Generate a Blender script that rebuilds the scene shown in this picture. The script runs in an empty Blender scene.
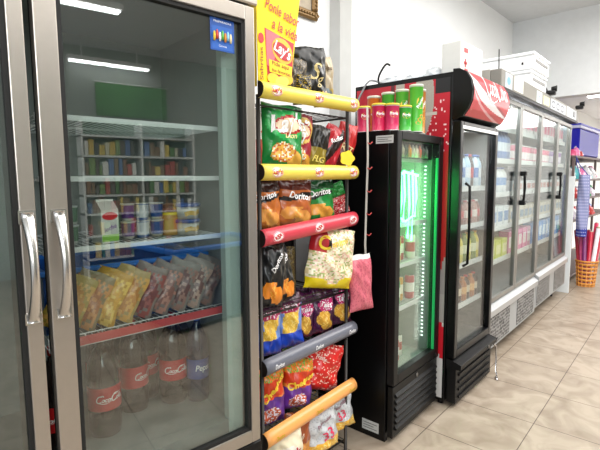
import bpy, math, random
from mathutils import Vector, Matrix
R = math.radians
PI = math.pi
scn = bpy.context.scene
COL = scn.collection

# ------------------------------------------------------------------ camera
CAM_H = 1.5; F_PX = 450.0; PITCH = R(6.0); ROLL = R(-0.3); YAW = math.atan((727 - 300) / F_PX * math.cos(PITCH))
cam_d = bpy.data.cameras.new('camera'); cam = bpy.data.objects.new('camera', cam_d); COL.objects.link(cam)
cam_d.sensor_width = 36; cam_d.lens = 36 * F_PX / 600; cam_d.clip_start = .05
cam.location = (0, 0, CAM_H)
cam.rotation_mode = 'QUATERNION'
cam.rotation_quaternion = (Matrix.Rotation(YAW, 3, 'Z') @ Matrix.Rotation(PI / 2 - PITCH, 3, 'X') @ Matrix.Rotation(ROLL, 3, 'Z')).to_quaternion()
scn.camera = cam

# ------------------------------------------------------------------ world, lights, exposure
w = bpy.data.worlds.new('world'); scn.world = w; w.use_nodes = True
w.node_tree.nodes['Background'].inputs[0].default_value = (.9, .95, 1, 1)
w.node_tree.nodes['Background'].inputs[1].default_value = .6
scn.view_settings.view_transform = 'Standard'; scn.view_settings.look = 'None'
scn.view_settings.exposure = 0.35; scn.view_settings.gamma = 1
scn.view_settings.use_curve_mapping = False
def area(name, loc, size, power, rot=(0, 0, 0), color=(1, .98, .95)):
    d = bpy.data.lights.new(name, 'AREA'); d.shape = 'RECTANGLE'; d.size, d.size_y = size; d.energy = power; d.color = color
    o = bpy.data.objects.new(name, d); COL.objects.link(o); o.location = loc; o.rotation_euler = rot
    return o
area('ceiling_fill', (0.3, 2.4, 3.45), (3.2, 5.0), 135)  # added area light under the ceiling for soft overall light
area('aisle_light', (0.4, 5.0, 3.45), (1.6, 2.4), 95)
area('far_room_light', (1.0, 10.5, 2.70), (3.0, 3.5), 190)
area('rear_fill', (2.6, -2.4, 2.6), (4.0, 1.8), 95, (R(98), 0, R(28)), (.95, .98, 1))  # added unseen light from the rear, brightens the left wall

# ------------------------------------------------------------------ helpers
def lin(h):
    if not isinstance(h, str): return tuple(h)[:3]
    h = h.lstrip('#'); o = []
    for i in (0, 2, 4):
        c = int(h[i:i + 2], 16) / 255
        o.append(c / 12.92 if c <= .04045 else ((c + .055) / 1.055) ** 2.4)
    return tuple(o)
MATS = {}
def mat(name, color='#808080', rough=.5, metal=0, emit=0, noise=0.06, scale=12, bump=0, coat=0, spec=.5):
    if name in MATS: return MATS[name]
    m = bpy.data.materials.new(name); m.use_nodes = True; nt = m.node_tree; b = nt.nodes['Principled BSDF']
    c = lin(color)
    b.inputs['Roughness'].default_value = rough; b.inputs['Metallic'].default_value = metal
    b.inputs['Coat Weight'].default_value = coat; b.inputs['Specular IOR Level'].default_value = spec
    tc = nt.nodes.new('ShaderNodeTexCoord'); n = nt.nodes.new('ShaderNodeTexNoise'); n.inputs['Scale'].default_value = scale
    n.inputs['Detail'].default_value = 4
    nt.links.new(tc.outputs['Object'], n.inputs['Vector'])
    mx = nt.nodes.new('ShaderNodeMix'); mx.data_type = 'RGBA'
    mx.inputs[6].default_value = (*[x * (1 - noise) for x in c], 1); mx.inputs[7].default_value = (*[min(1, x * (1 + noise)) for x in c], 1)
    nt.links.new(n.outputs['Fac'], mx.inputs[0]); nt.links.new(mx.outputs[2], b.inputs['Base Color'])
    if bump:
        bp = nt.nodes.new('ShaderNodeBump'); bp.inputs['Strength'].default_value = bump; bp.inputs['Distance'].default_value = .01
        nt.links.new(n.outputs['Fac'], bp.inputs['Height']); nt.links.new(bp.outputs[0], b.inputs['Normal'])
    if emit:
        b.inputs['Emission Color'].default_value = (*c, 1); b.inputs['Emission Strength'].default_value = emit
    MATS[name] = m; return m
def painted(name, rough=.35, coat=0, metal=0):
    if name in MATS: return MATS[name]
    m = mat(name, '#ffffff', rough, metal, coat=coat); nt = m.node_tree; b = nt.nodes['Principled BSDF']
    a = nt.nodes.new('ShaderNodeAttribute'); a.attribute_name = 'Col'
    nt.links.new(a.outputs['Color'], b.inputs['Base Color']); return m
def glass(name, refl=.2, tint=(1, 1, 1), rough=0.0):
    if name in MATS: return MATS[name]
    m = bpy.data.materials.new(name); m.use_nodes = True; nt = m.node_tree; nt.nodes.clear()
    o = nt.nodes.new('ShaderNodeOutputMaterial'); t = nt.nodes.new('ShaderNodeBsdfTransparent'); g = nt.nodes.new('ShaderNodeBsdfGlossy')
    t.inputs[0].default_value = (*tint, 1); g.inputs['Roughness'].default_value = rough
    mx = nt.nodes.new('ShaderNodeMixShader'); fr = nt.nodes.new('ShaderNodeLayerWeight'); fr.inputs['Blend'].default_value = .25
    mr = nt.nodes.new('ShaderNodeMapRange'); mr.inputs[3].default_value = refl; mr.inputs[4].default_value = min(1, refl + .22)
    nt.links.new(fr.outputs['Fresnel'], mr.inputs[0]); nt.links.new(mr.outputs[0], mx.inputs[0])
    nt.links.new(t.outputs[0], mx.inputs[1]); nt.links.new(g.outputs[0], mx.inputs[2]); nt.links.new(mx.outputs[0], o.inputs[0])
    MATS[name] = m; return m

class MB:
    """collects shapes, then links them as one mesh object"""
    def __init__(s): s.v = []; s.f = []; s.c = []; s.sm = []; s.mi = []; s.has = False
    def add(s, vs, fs, col=None, smooth=False, mi=0, cols=None):
        b = len(s.v); s.v += [tuple(p) for p in vs]
        for k, f in enumerate(fs):
            s.f.append([b + i for i in f]); c = cols[k] if cols else col
            if c is not None: s.has = True
            s.c.append(lin(c) if c is not None else (1, 1, 1)); s.sm.append(smooth); s.mi.append(mi)
        return s
    def box(s, x0, x1, y0, y1, z0, z1, col=None, bev=0, mi=0, M=None):
        if x0 > x1: x0, x1 = x1, x0
        if y0 > y1: y0, y1 = y1, y0
        if z0 > z1: z0, z1 = z1, z0
        if bev <= 0:
            vs = [(x, y, z) for x in (x0, x1) for y in (y0, y1) for z in (z0, z1)]
            fs = [(0, 1, 3, 2), (4, 6, 7, 5), (0, 4, 5, 1), (2, 3, 7, 6), (0, 2, 6, 4), (1, 5, 7, 3)]
        else:
            b = min(bev, (x1 - x0) * .49, (y1 - y0) * .49, (z1 - z0) * .49)
            vs = []; idx = {}
            X = (x0, x1); Y = (y0, y1); Z = (z0, z1)
            for i in (0, 1):
                for j in (0, 1):
                    for k in (0, 1):
                        sx, sy, sz = (b, -b)[i], (b, -b)[j], (b, -b)[k]
                        idx[i, j, k, 0] = len(vs); vs.append((X[i], Y[j] + sy, Z[k] + sz))
                        idx[i, j, k, 1] = len(vs); vs.append((X[i] + sx, Y[j], Z[k] + sz))
                        idx[i, j, k, 2] = len(vs); vs.append((X[i] + sx, Y[j] + sy, Z[k]))
            fs = []
            g = lambda i, j, k, a: idx[i, j, k, a]
            fs += [(g(0, 0, 0, 0), g(0, 0, 1, 0), g(0, 1, 1, 0), g(0, 1, 0, 0)), (g(1, 0, 0, 0), g(1, 1, 0, 0), g(1, 1, 1, 0), g(1, 0, 1, 0)),
                   (g(0, 0, 0, 1), g(1, 0, 0, 1), g(1, 0, 1, 1), g(0, 0, 1, 1)), (g(0, 1, 0, 1), g(0, 1, 1, 1), g(1, 1, 1, 1), g(1, 1, 0, 1)),
                   (g(0, 0, 0, 2), g(0, 1, 0, 2), g(1, 1, 0, 2), g(1, 0, 0, 2)), (g(0, 0, 1, 2), g(1, 0, 1, 2), g(1, 1, 1, 2), g(0, 1, 1, 2))]
            for i in (0, 1):
                for j in (0, 1):
                    fs.append((g(i, j, 0, 0), g(i, j, 1, 0), g(i, j, 1, 1), g(i, j, 0, 1)))
                    fs.append((g(i, 0, j, 0), g(i, 1, j, 0), g(i, 1, j, 2), g(i, 0, j, 2)))
                    fs.append((g(0, i, j, 1), g(1, i, j, 1), g(1, i, j, 2), g(0, i, j, 2)))
                    for k in (0, 1): fs.append((g(i, j, k, 0), g(i, j, k, 1), g(i, j, k, 2)))
        if M is not None: vs = [M @ Vector(p) for p in vs]
        return s.add(vs, fs, col, mi=mi)
    def rev(s, prof, c=(0, 0, 0), n=20, axis='Z', cols=None, col=None, smooth=True, cap=True, mi=0, M=None):
        """prof: list of (r, h)"""
        vs = []; fs = []; fc = []
        for (r, h) in prof:
            for k in range(n):
                a = 2 * PI * k / n; p = (r * math.cos(a), r * math.sin(a), h)
                if axis == 'Y': p = (p[0], p[2], p[1])
                if axis == 'X': p = (p[2], p[0], p[1])
                p = Vector(p)
                if M is not None: p = M @ p
                vs.append((p[0] + c[0], p[1] + c[1], p[2] + c[2]))
        for i in range(len(prof) - 1):
            for k in range(n):
                k2 = (k + 1) % n
                fs.append((i * n + k, i * n + k2, (i + 1) * n + k2, (i + 1) * n + k)); fc.append(cols[i] if cols else col)
        s.add(vs, fs, smooth=smooth, mi=mi, cols=fc if (cols or col) else None)
        if cap:
            b = len(s.v) - len(vs)
            for e, cc in ((0, cols[0] if cols else col), (len(prof) - 1, cols[-1] if cols else col)):
                s.f.append([b + e * n + k for k in (range(n) if e else reversed(range(n)))]); s.c.append(lin(cc) if cc is not None else (1, 1, 1)); s.sm.append(False); s.mi.append(mi)
        return s
    def tube(s, pts, r, n=6, col=None, mi=0):
        pts = [Vector(p) for p in pts]; vs = []; fs = []
        for i, p in enumerate(pts):
            d = (pts[min(i + 1, len(pts) - 1)] - pts[max(i - 1, 0)]).normalized()
            u = d.cross(Vector((0, 0, 1)));
            if u.length < .05: u = d.cross(Vector((0, 1, 0)))
            u.normalize(); q = d.cross(u)
            for k in range(n):
                a = 2 * PI * k / n; vs.append(p + r * (math.cos(a) * u + math.sin(a) * q))
        for i in range(len(pts) - 1):
            for k in range(n):
                fs.append((i * n + k, i * n + (k + 1) % n, (i + 1) * n + (k + 1) % n, (i + 1) * n + k))
        fs.append(tuple(range(n))); fs.append(tuple((len(pts) - 1) * n + k for k in range(n)))
        return s.add(vs, fs, col, smooth=True, mi=mi)
    def prism(s, poly, t0, t1, axis='Y', col=None, mi=0, smooth=False):
        """poly in the plane across axis; axis Y: (x,z), X: (y,z), Z: (x,y)"""
        n = len(poly)
        def P(p, t): return (p[0], t, p[1]) if axis == 'Y' else (t, p[0], p[1]) if axis == 'X' else (p[0], p[1], t)
        vs = [P(p, t0) for p in poly] + [P(p, t1) for p in poly]
        fs = [tuple(range(n)), tuple(range(2 * n - 1, n - 1, -1))]
        s.add(vs, fs, col, mi=mi)
        b = len(s.v) - 2 * n
        for k in range(n):
            s.f.append([b + k, b + (k + 1) % n, b + n + (k + 1) % n, b + n + k]); s.c.append(lin(col) if col is not None else (1, 1, 1)); s.sm.append(smooth); s.mi.append(mi)
        return s
    def build(s, name, mats, parent=None, loc=(0, 0, 0), rotz=0, bevel=0):
        me = bpy.data.meshes.new(name); me.from_pydata(s.v, [], s.f)
        if not isinstance(mats, (list, tuple)): mats = [mats]
        for m in mats: me.materials.append(m)
        me.polygons.foreach_set('use_smooth', s.sm); me.polygons.foreach_set('material_index', s.mi)
        if s.has:
            at = me.color_attributes.new('Col', 'FLOAT_COLOR', 'CORNER'); buf = []
            for f, c in zip(s.f, s.c): buf += [c[0], c[1], c[2], 1.0] * len(f)
            at.data.foreach_set('color', buf)
        me.validate(); me.update()
        o = bpy.data.objects.new(name, me); COL.objects.link(o); o.parent = parent; o.location = loc; o.rotation_euler = (0, 0, rotz)
        if bevel:
            b = o.modifiers.new('bevel', 'BEVEL'); b.width = bevel; b.segments = 2; b.limit_method = 'ANGLE'
        return o
def tag(o, label, cat, group=None, kind=None):
    o['label'] = label; o['category'] = cat
    if group: o['group'] = group
    if kind: o['kind'] = kind
    return o
def thing(name, label, cat, loc=(0, 0, 0), rotz=0, group=None):
    o = bpy.data.objects.new(name, None); COL.objects.link(o); o.location = loc; o.rotation_euler = (0, 0, rotz); o.empty_display_size = .05
    return tag(o, label, cat, group)
def struct(name, mb, m):
    o = mb.build(name, m); o['kind'] = 'structure'; return o
def dup(root, loc, rotz=0, label=None, group=None, rot=None):
    r = root.copy(); COL.objects.link(r); r.location = loc; r.rotation_euler = rot or (0, 0, rotz)
    if label: r['label'] = label
    if group: r['group'] = group
    for ch in list(root.children):
        c = ch.copy(); COL.objects.link(c); c.parent = r
        for g in list(ch.children):
            d = g.copy(); COL.objects.link(d); d.parent = c
    return r
TXT = {}
def text_geo(s, shear=0, res=3, bold=0):
    """flat letters, centred, height of a capital = about 1"""
    k = (s, shear, res, bold)
    if k in TXT: return TXT[k]
    cu = bpy.data.curves.new('t', 'FONT'); cu.body = s; cu.size = 1.38; cu.shear = shear; cu.resolution_u = res; cu.align_x = 'CENTER'; cu.offset = bold
    cu.space_line = .85
    o = bpy.data.objects.new('t', cu); COL.objects.link(o); bpy.context.view_layer.update()
    me = o.to_mesh(); vs = [tuple(v.co[:2]) for v in me.vertices]; fs = [tuple(p.vertices) for p in me.polygons]
    o.to_mesh_clear(); bpy.data.objects.remove(o); bpy.data.curves.remove(cu)
    if vs:
        ax = (min(v[0] for v in vs) + max(v[0] for v in vs)) / 2; ay = (min(v[1] for v in vs) + max(v[1] for v in vs)) / 2
        vs = [(v[0] - ax, v[1] - ay) for v in vs]
    TXT[k] = (vs, fs); return TXT[k]
def text_on(mb, s, fn, size, col=None, shear=0, rot=0, bold=0, cx=0, cy=0, width=None, mi=0):
    """fn(a, b) gives the 3D point for a flat point"""
    vs, fs = text_geo(s, shear, 3, bold)
    sx = size
    if width and vs:
        sx = width / (max(v[0] for v in vs) - min(v[0] for v in vs))
    c, q = math.cos(rot), math.sin(rot)
    mb.add([fn(cx + c * x * sx - q * y * size, cy + q * x * sx + c * y * size) for x, y in vs], fs, col, mi=mi)
def ribbon(mb, pts, wd, fn, col=None, mi=0):
    """a stroke of width wd (a number or a list) along 2D pts"""
    n = len(pts); vs = []
    for i, p in enumerate(pts):
        a = pts[max(i - 1, 0)]; b = pts[min(i + 1, n - 1)]; dx, dy = b[0] - a[0], b[1] - a[1]; l = math.hypot(dx, dy) or 1
        ww = (wd[i] if isinstance(wd, list) else wd) / 2; nx, ny = -dy / l * ww, dx / l * ww
        vs += [fn(p[0] + nx, p[1] + ny), fn(p[0] - nx, p[1] - ny)]
    mb.add(vs, [(2 * i, 2 * i + 1, 2 * i + 3, 2 * i + 2) for i in range(n - 1)], col, mi=mi)
def arc(cx, cy, rx, ry, a0, a1, n=14, sh=.25):
    o = []
    for k in range(n + 1):
        a = R(a0 + (a1 - a0) * k / n); x = cx + rx * math.cos(a); y = cy + ry * math.sin(a); o.append((x + sh * y, y))
    return o
def script_logo(mb, fn, W, col, thick=1):
    """the flowing script word on the cola cooler, width W, centred"""
    st = []
    for ox in (0, 5.3):
        st.append((arc(ox + 1.1, .2, .95, 1.25, 50, 320), .34))
        st.append((arc(ox + 1.9, 1.35, .45, .3, 200, -60, 8), .22))
    st.append(([(1.2, -1.1), (2.2, -1.45), (3.4, -1.5), (4.8, -1.2), (5.6, -.9)], [.3, .24, .2, .14, .04]))
    st.append(([(6.2, 1.55), (7.3, 1.75), (8.6, 1.5), (9.6, 1.75)], [.28, .22, .16, .04]))
    st.append((arc(2.55, -.35, .42, .5, 0, 360), .26))
    st.append((arc(3.6, -.35, .4, .5, 45, 320), .26))
    st.append((arc(4.55, -.35, .4, .5, 0, 360), .26)); st.append(([(5.0, .2), (4.9, -.6), (5.2, -.85)], .24))
    st.append(([(5.1, -.15), (5.6, -.15)], .22))
    st.append((arc(7.75, -.35, .42, .5, 0, 360), .26))
    st.append(([(8.35, -.8), (8.5, .2), (8.95, 1.3), (9.15, .9), (8.75, .1), (8.6, -.75), (8.9, -.8)], .22))
    st.append((arc(9.6, -.35, .4, .5, 0, 360), .26)); st.append(([(10.05, .2), (9.95, -.6), (10.3, -.8)], .24))
    k = W / 10.3
    for pts, wd in st:
        wd = [x * k * thick for x in wd] if isinstance(wd, list) else wd * k * thick
        ribbon(mb, [((x - 5.2) * k, y * k) for x, y in pts], wd, fn, col)

# materials
STEEL = mat('brushed_steel', '#b9b1a8', .32, .85, noise=.05, scale=40)
STEEL2 = mat('satin_aluminium', '#dcdcda', .35, .6)
CHROME = mat('chrome', '#e8e8ea', .12, 1)
DARKSTEEL = mat('dark_steel', '#6d6b67', .4, .7)
BLACK = mat('black_enamel', '#060607', .3, 0, spec=.3)
BLACKP = mat('black_plastic', '#0b0b0c', .45, spec=.3)
RUBBER = mat('rubber_gasket', '#141413', .7)
LINER = mat('cooler_liner', '#b9bcb8', .5)
LINERG = mat('grey_liner', '#4c5150', .5)
WHITE = mat('white_plastic', '#eeeeea', .4)
WIRE = mat('white_wire', '#d6dadb', .35)
DWIRE = mat('dark_wire', '#2b2724', .4, .3)
PAINT = painted('printed_surface', .4)
FOIL = painted('printed_foil', .28, .2)
CARD = painted('printed_card', .6)
PLAST = painted('coloured_plastic', .3)
GLASSL = glass('door_glass', .12, (.93, .97, .95))
GLASSM = glass('reflective_glass', .06, (.93, .96, .95))
GLASSS = glass('clear_glass', .05, (.97, 1, .98))

# ------------------------------------------------------------------ setting
def wallmat():
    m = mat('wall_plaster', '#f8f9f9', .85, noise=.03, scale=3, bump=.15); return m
WALL = wallmat()
XW = -2.25; YB = 6.62; ZC = 3.57; XR = 5.2
def floor_material():
    m = bpy.data.materials.new('floor_tiles'); m.use_nodes = True; nt = m.node_tree; b = nt.nodes['Principled BSDF']; L = nt.links.new
    tc = nt.nodes.new('ShaderNodeTexCoord'); mp = nt.nodes.new('ShaderNodeMapping'); L(tc.outputs['Object'], mp.inputs[0])
    mp.inputs['Rotation'].default_value = (0, 0, R(-2.4)); mp.inputs['Location'].default_value = (.634 + .0 + 9.5, -3.373 + 9.5, 0)
    br = nt.nodes.new('ShaderNodeTexBrick'); br.offset = 0; br.squash = 1; L(mp.outputs[0], br.inputs['Vector'])
    br.inputs['Scale'].default_value = 1; br.inputs['Brick Width'].default_value = .475; br.inputs['Row Height'].default_value = .475
    br.inputs['Mortar Size'].default_value = .0028; br.inputs['Mortar Smooth'].default_value = .2; br.inputs['Bias'].default_value = 0
    br.inputs['Color1'].default_value = (*lin('#b3a594'), 1); br.inputs['Color2'].default_value = (*lin('#ac9e8d'), 1); br.inputs['Mortar'].default_value = (*lin('#5e5048'), 1)
    n = nt.nodes.new('ShaderNodeTexNoise'); n.inputs['Scale'].default_value = 5; n.inputs['Detail'].default_value = 8; n.inputs['Distortion'].default_value = 1.2
    L(tc.outputs['Object'], n.inputs[0])
    cr = nt.nodes.new('ShaderNodeValToRGB'); cr.color_ramp.elements[0].position = .32; cr.color_ramp.elements[0].color = (.58, .54, .50, 1)
    cr.color_ramp.elements[1].position = .62; cr.color_ramp.elements[1].color = (1, 1, 1, 1); L(n.outputs['Fac'], cr.inputs[0])
    mx = nt.nodes.new('ShaderNodeMix'); mx.data_type = 'RGBA'; mx.blend_type = 'MULTIPLY'; mx.inputs[0].default_value = .8
    L(br.outputs['Color'], mx.inputs[6]); L(cr.outputs[0], mx.inputs[7]); L(mx.outputs[2], b.inputs['Base Color'])
    b.inputs['Roughness'].default_value = .42
    return m
struct('floor', MB().box(-2.3, XR, -3, 13, -.1, 0), floor_material())
struct('ceiling', MB().box(-2.35, XR, -3, YB + .2, ZC, ZC + .1), mat('ceiling_paint', '#d9dbdd', .9))
struct('wall_left', MB().box(XW - .1, XW, -3, 13, 0, ZC), WALL)
struct('trim_1', MB().box(XW, XW + .10, 2.72, 2.86, 0, ZC), mat('pillar_shade_plaster', '#c9c9c6', .85))  # grey plaster carries the shade of the pillar's near side
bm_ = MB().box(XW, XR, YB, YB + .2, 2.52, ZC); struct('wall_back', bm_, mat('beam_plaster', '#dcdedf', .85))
struct('ceiling_2', MB().box(XW, XR, YB + .2, 13, 2.80, 2.9), mat('far_ceiling', '#f0f2f6', .8))
struct('wall_end', MB().box(XW, XR, 13, 13.1, 0, 2.8), WALL)
struct('wall_right', MB().box(XR, XR + .1, -3, 13, 0, ZC), mat('opposite_wall', '#a9afa9', .85))

# fluorescent fittings
TUBE = mat('tube_glow', '#fbfcff', .4, emit=9)
def tube_light(loc, label, rotz=0, L=1.25):
    t = thing('ceiling_light', label, 'light', loc, rotz, 'fluorescent ceiling lights')
    MB().box(-.07, .07, -L / 2, L / 2, 0, .06, bev=.01).build('housing', WHITE, t)
    for s in (-.035, .035):
        MB().rev([(.014, -L / 2 + .03), (.014, L / 2 - .03)], (s, 0, -.018), 10, 'Y').build('tube', TUBE, t)
    for z in (-L / 3, L / 3): MB().box(-.01, .01, z - .01, z + .01, .06, ZC - 3.3 if loc[2] < ZC - .1 and loc[1] < YB else .1).build('bracket', WHITE, t)
    return t
tube_light((2.55, 1.1, 3.3), 'fluorescent tube fitting, the nearer of the two mirrored in the glass door')
tube_light((5.0, 2.2, 3.3), 'fluorescent tube fitting, the farther of the two mirrored in the glass door')
tube_light((-1.0, 8.0, 2.70), 'fluorescent tube fitting on the bright ceiling beyond the beam', R(90))

# ------------------------------------------------------------------ packaging makers
def sup(t, p): return max(0, 1 - abs(t) ** p)
def bag_point(u, v, w_, h, d, side=1, seed=0):
    """surface of a filled foil bag; u 0..1 across, v 0..1 up"""
    a = 2 * u - 1; b = 2 * v - 1
    prof = (sup(a, 2.6) ** .55) * (sup(b, 4.5) ** .75)
    wd = w_ * (.5 - .04 * sup(b, 3) + .018 * math.sin(7 * v + seed) + .012 * math.sin(15 * v + 3 * seed) - .05 * max(0, v - .85) / .15)
    y = a * wd * (1 - .0 * abs(b)); z = v * h
    wr = .09 * math.sin(9 * u + 5 * v + seed) * math.sin(13 * v + seed * 1.7) + .05 * math.sin(23 * u + 6 * v + seed) * math.sin(17 * v + 2 * seed)
    x = side * d * .5 * (prof * (1 + wr * 2.2)) + .002 * math.sin(40 * u + seed) * (1 if abs(b) > .9 else .3)
    x += side * (.0008)
    zz = z + .012 * h * math.sin(4 * a + seed) * (1 if v > .5 else .3)
    return (x, y, zz)
def make_bag(name, w_, h, d, art, texts=(), seed=0, nu=30, nv=42, parent_args=None, m=None):
    """one bag as a thing, its lettering a part"""
    mb = MB()
    for side in (1, -1):
        vs = [bag_point(i / nu, j / nv, w_, h, d, side, seed) for j in range(nv + 1) for i in range(nu + 1)]
        fs = []; cs = []
        for j in range(nv):
            for i in range(nu):
                q = (j * (nu + 1) + i, j * (nu + 1) + i + 1, (j + 1) * (nu + 1) + i + 1, (j + 1) * (nu + 1) + i)
                fs.append(q if side == 1 else q[::-1]); cs.append(art((i + .5) / nu, (j + .5) / nv) if side == 1 else art(.03, (j + .5) / nv))
        mb.add(vs, fs, smooth=True, cols=cs)
    o = thing(name, *parent_args)
    mb.build('pouch', m or FOIL, o)
    if texts:
        tb = MB()
        for (s, cu, cv, size, col, rot, sh, bold) in texts:
            def fn(a, b):
                u = .5 + a / w_; v = b / h
                p = bag_point(min(.98, max(.02, u)), min(.98, max(.02, v)), w_, h, d, 1, seed); return (p[0] + .0045, p[1], p[2])
            text_on(tb, s, fn, size, col, sh, rot, bold, (cu - .5) * w_, cv * h)
        tb.build('lettering', PAINT, o)
    return o
def ell(u, v, cu, cv, ru, rv): return ((u - cu) / ru) ** 2 + ((v - cv) / rv) ** 2 < 1
def speck(u, v, s=0):
    x = math.sin(u * 127.1 + v * 311.7 + s) * 43758.5453; return x - math.floor(x)
def art_lays(base, chip='#e9b24a'):
    def a(u, v):
        if v < .05 or v > .95: return base
        if ell(u, v, .55, .68, .36, .15): return '#b3161c' if ell(u, v, .55, .68, .36, .15) and not ell(u, v, .55, .68, .31, .11) else '#f3d9b8'
        if ell(u, v, .42, .27, .27, .15): return '#f4f0d8' if speck(u, v) < .25 else '#c9682e' if speck(u, v, 3) < .4 else chip
        if ell(u, v, .72, .16, .22, .12): return chip
        if ell(u, v, .5, .7, .46, .24): return '#e6c067' if base != '#16883c' else '#2fae57'
        return base
    return a
def art_doritos(base, acc='#e88a28', top=None):
    def a(u, v):
        if top and v > .78: return top
        if abs(u - .5) < .5 * (v - .0) * .62 and .1 < v < .42: return acc if speck(u, v) > .2 else '#f0b24a'
        if ell(u, v, .3, .3, .2, .14) or ell(u, v, .68, .22, .24, .14): return acc
        if .55 < v < .75 and abs((v - .65) * 2 - (u - .5) * .4) < .12: return '#1a1414' if base != '#131416' else '#26282b'
        return base
    return a
def art_cheetos(base='#5b2a86'):
    def a(u, v):
        if v > .82: return '#f0842a' if speck(u, v) > .3 else '#7bb03a'
        if .5 < v < .82: return '#d7421f' if ell(u, v, .5, .7, .6, .2) else '#e8892e'
        if ell(u, v, .45, .22, .3, .14): return '#e9e2ec' if speck(u, v) < .4 else '#c85c3a'
        return base
    return a
def art_corn(u, v):
    if v < .1 or ell(u, v, .15, .1, .25, .1) or ell(u, v, .85, .12, .22, .1): return '#f2d91c'
    if u < .3 and v > .62: return '#b3232b'
    if ell(u, v, .22, .78, .16, .12): return '#18130d'
    s = speck(u, v)
    return '#f5eccf' if s < .45 else '#dcc998' if s < .7 else '#e8b9a8' if s < .85 else '#9fb06a'
def art_takis(u, v):
    if ell(u, v, .55, .66, .34, .16): return '#c41f6d' if speck(u, v) < .75 else '#f0d0e0'
    if ell(u, v, .45, .36, .3, .16) or ell(u, v, .62, .2, .25, .1): return '#d9a13a' if speck(u, v) > .2 else '#f1cf6a'
    return '#3d1238' if speck(u, v, 2) > .2 else '#5a1c4a'
def art_tostitos(u, v):
    if v > .84: return '#451233'
    if ell(u, v, .5, .8, .4, .12): return '#b81d5c' if speck(u, v) > .3 else '#ead6e0'
    if v < .34: return '#2347b8'
    if abs(u - .5 - (v - .5) * .3) < .26: return '#e2b43c' if speck(u, v) > .25 else '#f1d36e'
    return '#6f8fd0'
def art_popcorn(u, v):
    if v < .3: return '#efb63a' if speck(u, v) > .25 else '#fbe08a'
    if v > .93: return '#9a9ca0'
    return '#cfd3d6' if speck(u, v) > .2 else '#b4b9be'
def art_black(u, v):
    if v < .22: return '#b08d3c' if speck(u, v) > .5 else '#1a1712'
    return '#141312'
def plain_art(c1, c2, p=.3):
    return lambda u, v: c2 if speck(u, v) < p else c1

# ------------------------------------------------------------------ 1. tall steel double-door cooler (left foreground)
ROT1 = R(-5.13)
t = thing('display_cooler', 'tall stainless steel double-door cooler in the left foreground with curved handles', 'refrigerator', (-1.24, 1.073, 0), ROT1)
COOL1 = t
D = .72; Wc = 1.46
mb = MB()
mb.box(-D, -.045, -Wc, -Wc + .04, .10, 2.2); mb.box(-D, -.045, -.015, .03, .10, 2.2)
mb.box(-D, -.045, -Wc + .04, -.015, 2.10, 2.2); mb.box(-D, -.045, -Wc + .04, -.015, .10, .50)
mb.box(-D, -D + .03, -Wc + .04, -.015, .5, 2.1)
mb.box(-.30, -.05, -.72, -.70, .5, 2.1)
mb.build('body', DARKSTEEL, t, bevel=.004)
MB().box(-D + .03, -D + .04, -1.41, -.02, .52, 2.1).box(-D + .03, -.07, -.024, -.016, .5, 2.1).box(-D + .03, -.07, -1.42, -.02, .50, .585).box(-D + .03, -.07, -1.42, -.02, 2.08, 2.1).build('liner', mat('dim_liner', '#7d8481', .5), t)
MB().box(-.11, -.055, -.085, -.018, .515, 2.08, bev=.012).build('corner_post', mat('pale_green_plastic', '#a9bab3', .4), t)
MB().box(-.03, .0, -Wc, .03, 2.10, 2.26, bev=.005).build('header', STEEL, t)
MB().box(-.05, -.015, -Wc, .03, .12, .485, bev=.005).build('kick_panel', BLACKP, t)
for k in range(2):
    y1 = .012 - k * .709; y0 = y1 - .688
    mb = MB(); S = .048
    mb.box(-.035, 0, y0, y0 + S + .008, .50, 2.09); mb.box(-.035, 0, y1 - S * .8, y1, .5, 2.09)
    mb.box(-.035, 0, y0 + S, y1 - S * .8, .5, .5 + S); mb.box(-.035, 0, y0 + S, y1 - S * .8, 2.09 - S, 2.09)
    d = mb.build('door', STEEL, t, bevel=.003)
    g = MB(); e = .012
    a0, a1, b0, b1 = y0 + S + .008, y1 - S * .8, .5 + S, 2.09 - S
    g.box(-.03, -.006, a0, a0 + e, b0, b1).box(-.03, -.006, a1 - e, a1, b0, b1).box(-.03, -.006, a0, a1, b0, b0 + e).box(-.03, -.006, a0, a1, b1 - e, b1)
    g.box(-.048, -.036, y0, y0 + .02, .5, 2.09).box(-.048, -.036, y1 - .02, y1, .5, 2.09)
    g.build('gasket', RUBBER, d)
    MB().box(-.022, -.018, a0 + e * .5, a1 - e * .5, b0 + e * .5, b1 - e * .5).build('glass_pane', GLASSL, d)
    # bowed strap handle
    n = 18; vs = []; yc = (y0 + .030) if k == 0 else (y1 - .022); hw = .0095
    for i in range(n + 1):
        s = i / n; z = 1.125 + .29 * s; bow = .008 + .05 * math.sin(PI * s) ** .8; wv = hw + .008 * abs(2 * s - 1) ** 2
        for dx, dy in ((bow, -wv), (bow + .009, -wv * .8), (bow + .009, wv * .8), (bow, wv)): vs.append((dx - .006, yc + dy, z))
    fs = []
    for i in range(n):
        for j in range(4): fs.append((i * 4 + j, i * 4 + (j + 1) % 4, i * 4 + 4 + (j + 1) % 4, i * 4 + 4 + j))
    fs += [(0, 1, 2, 3), (n * 4 + 3, n * 4 + 2, n * 4 + 1, n * 4)]
    MB().add(vs, fs, smooth=True).box(-.001, .006, yc - .02, yc + .02, 1.385, 1.42).box(-.001, .006, yc - .02, yc + .02, 1.12, 1.15).build('handle', mat('handle_steel', '#d0cdc8', .24, 1), d)
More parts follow.
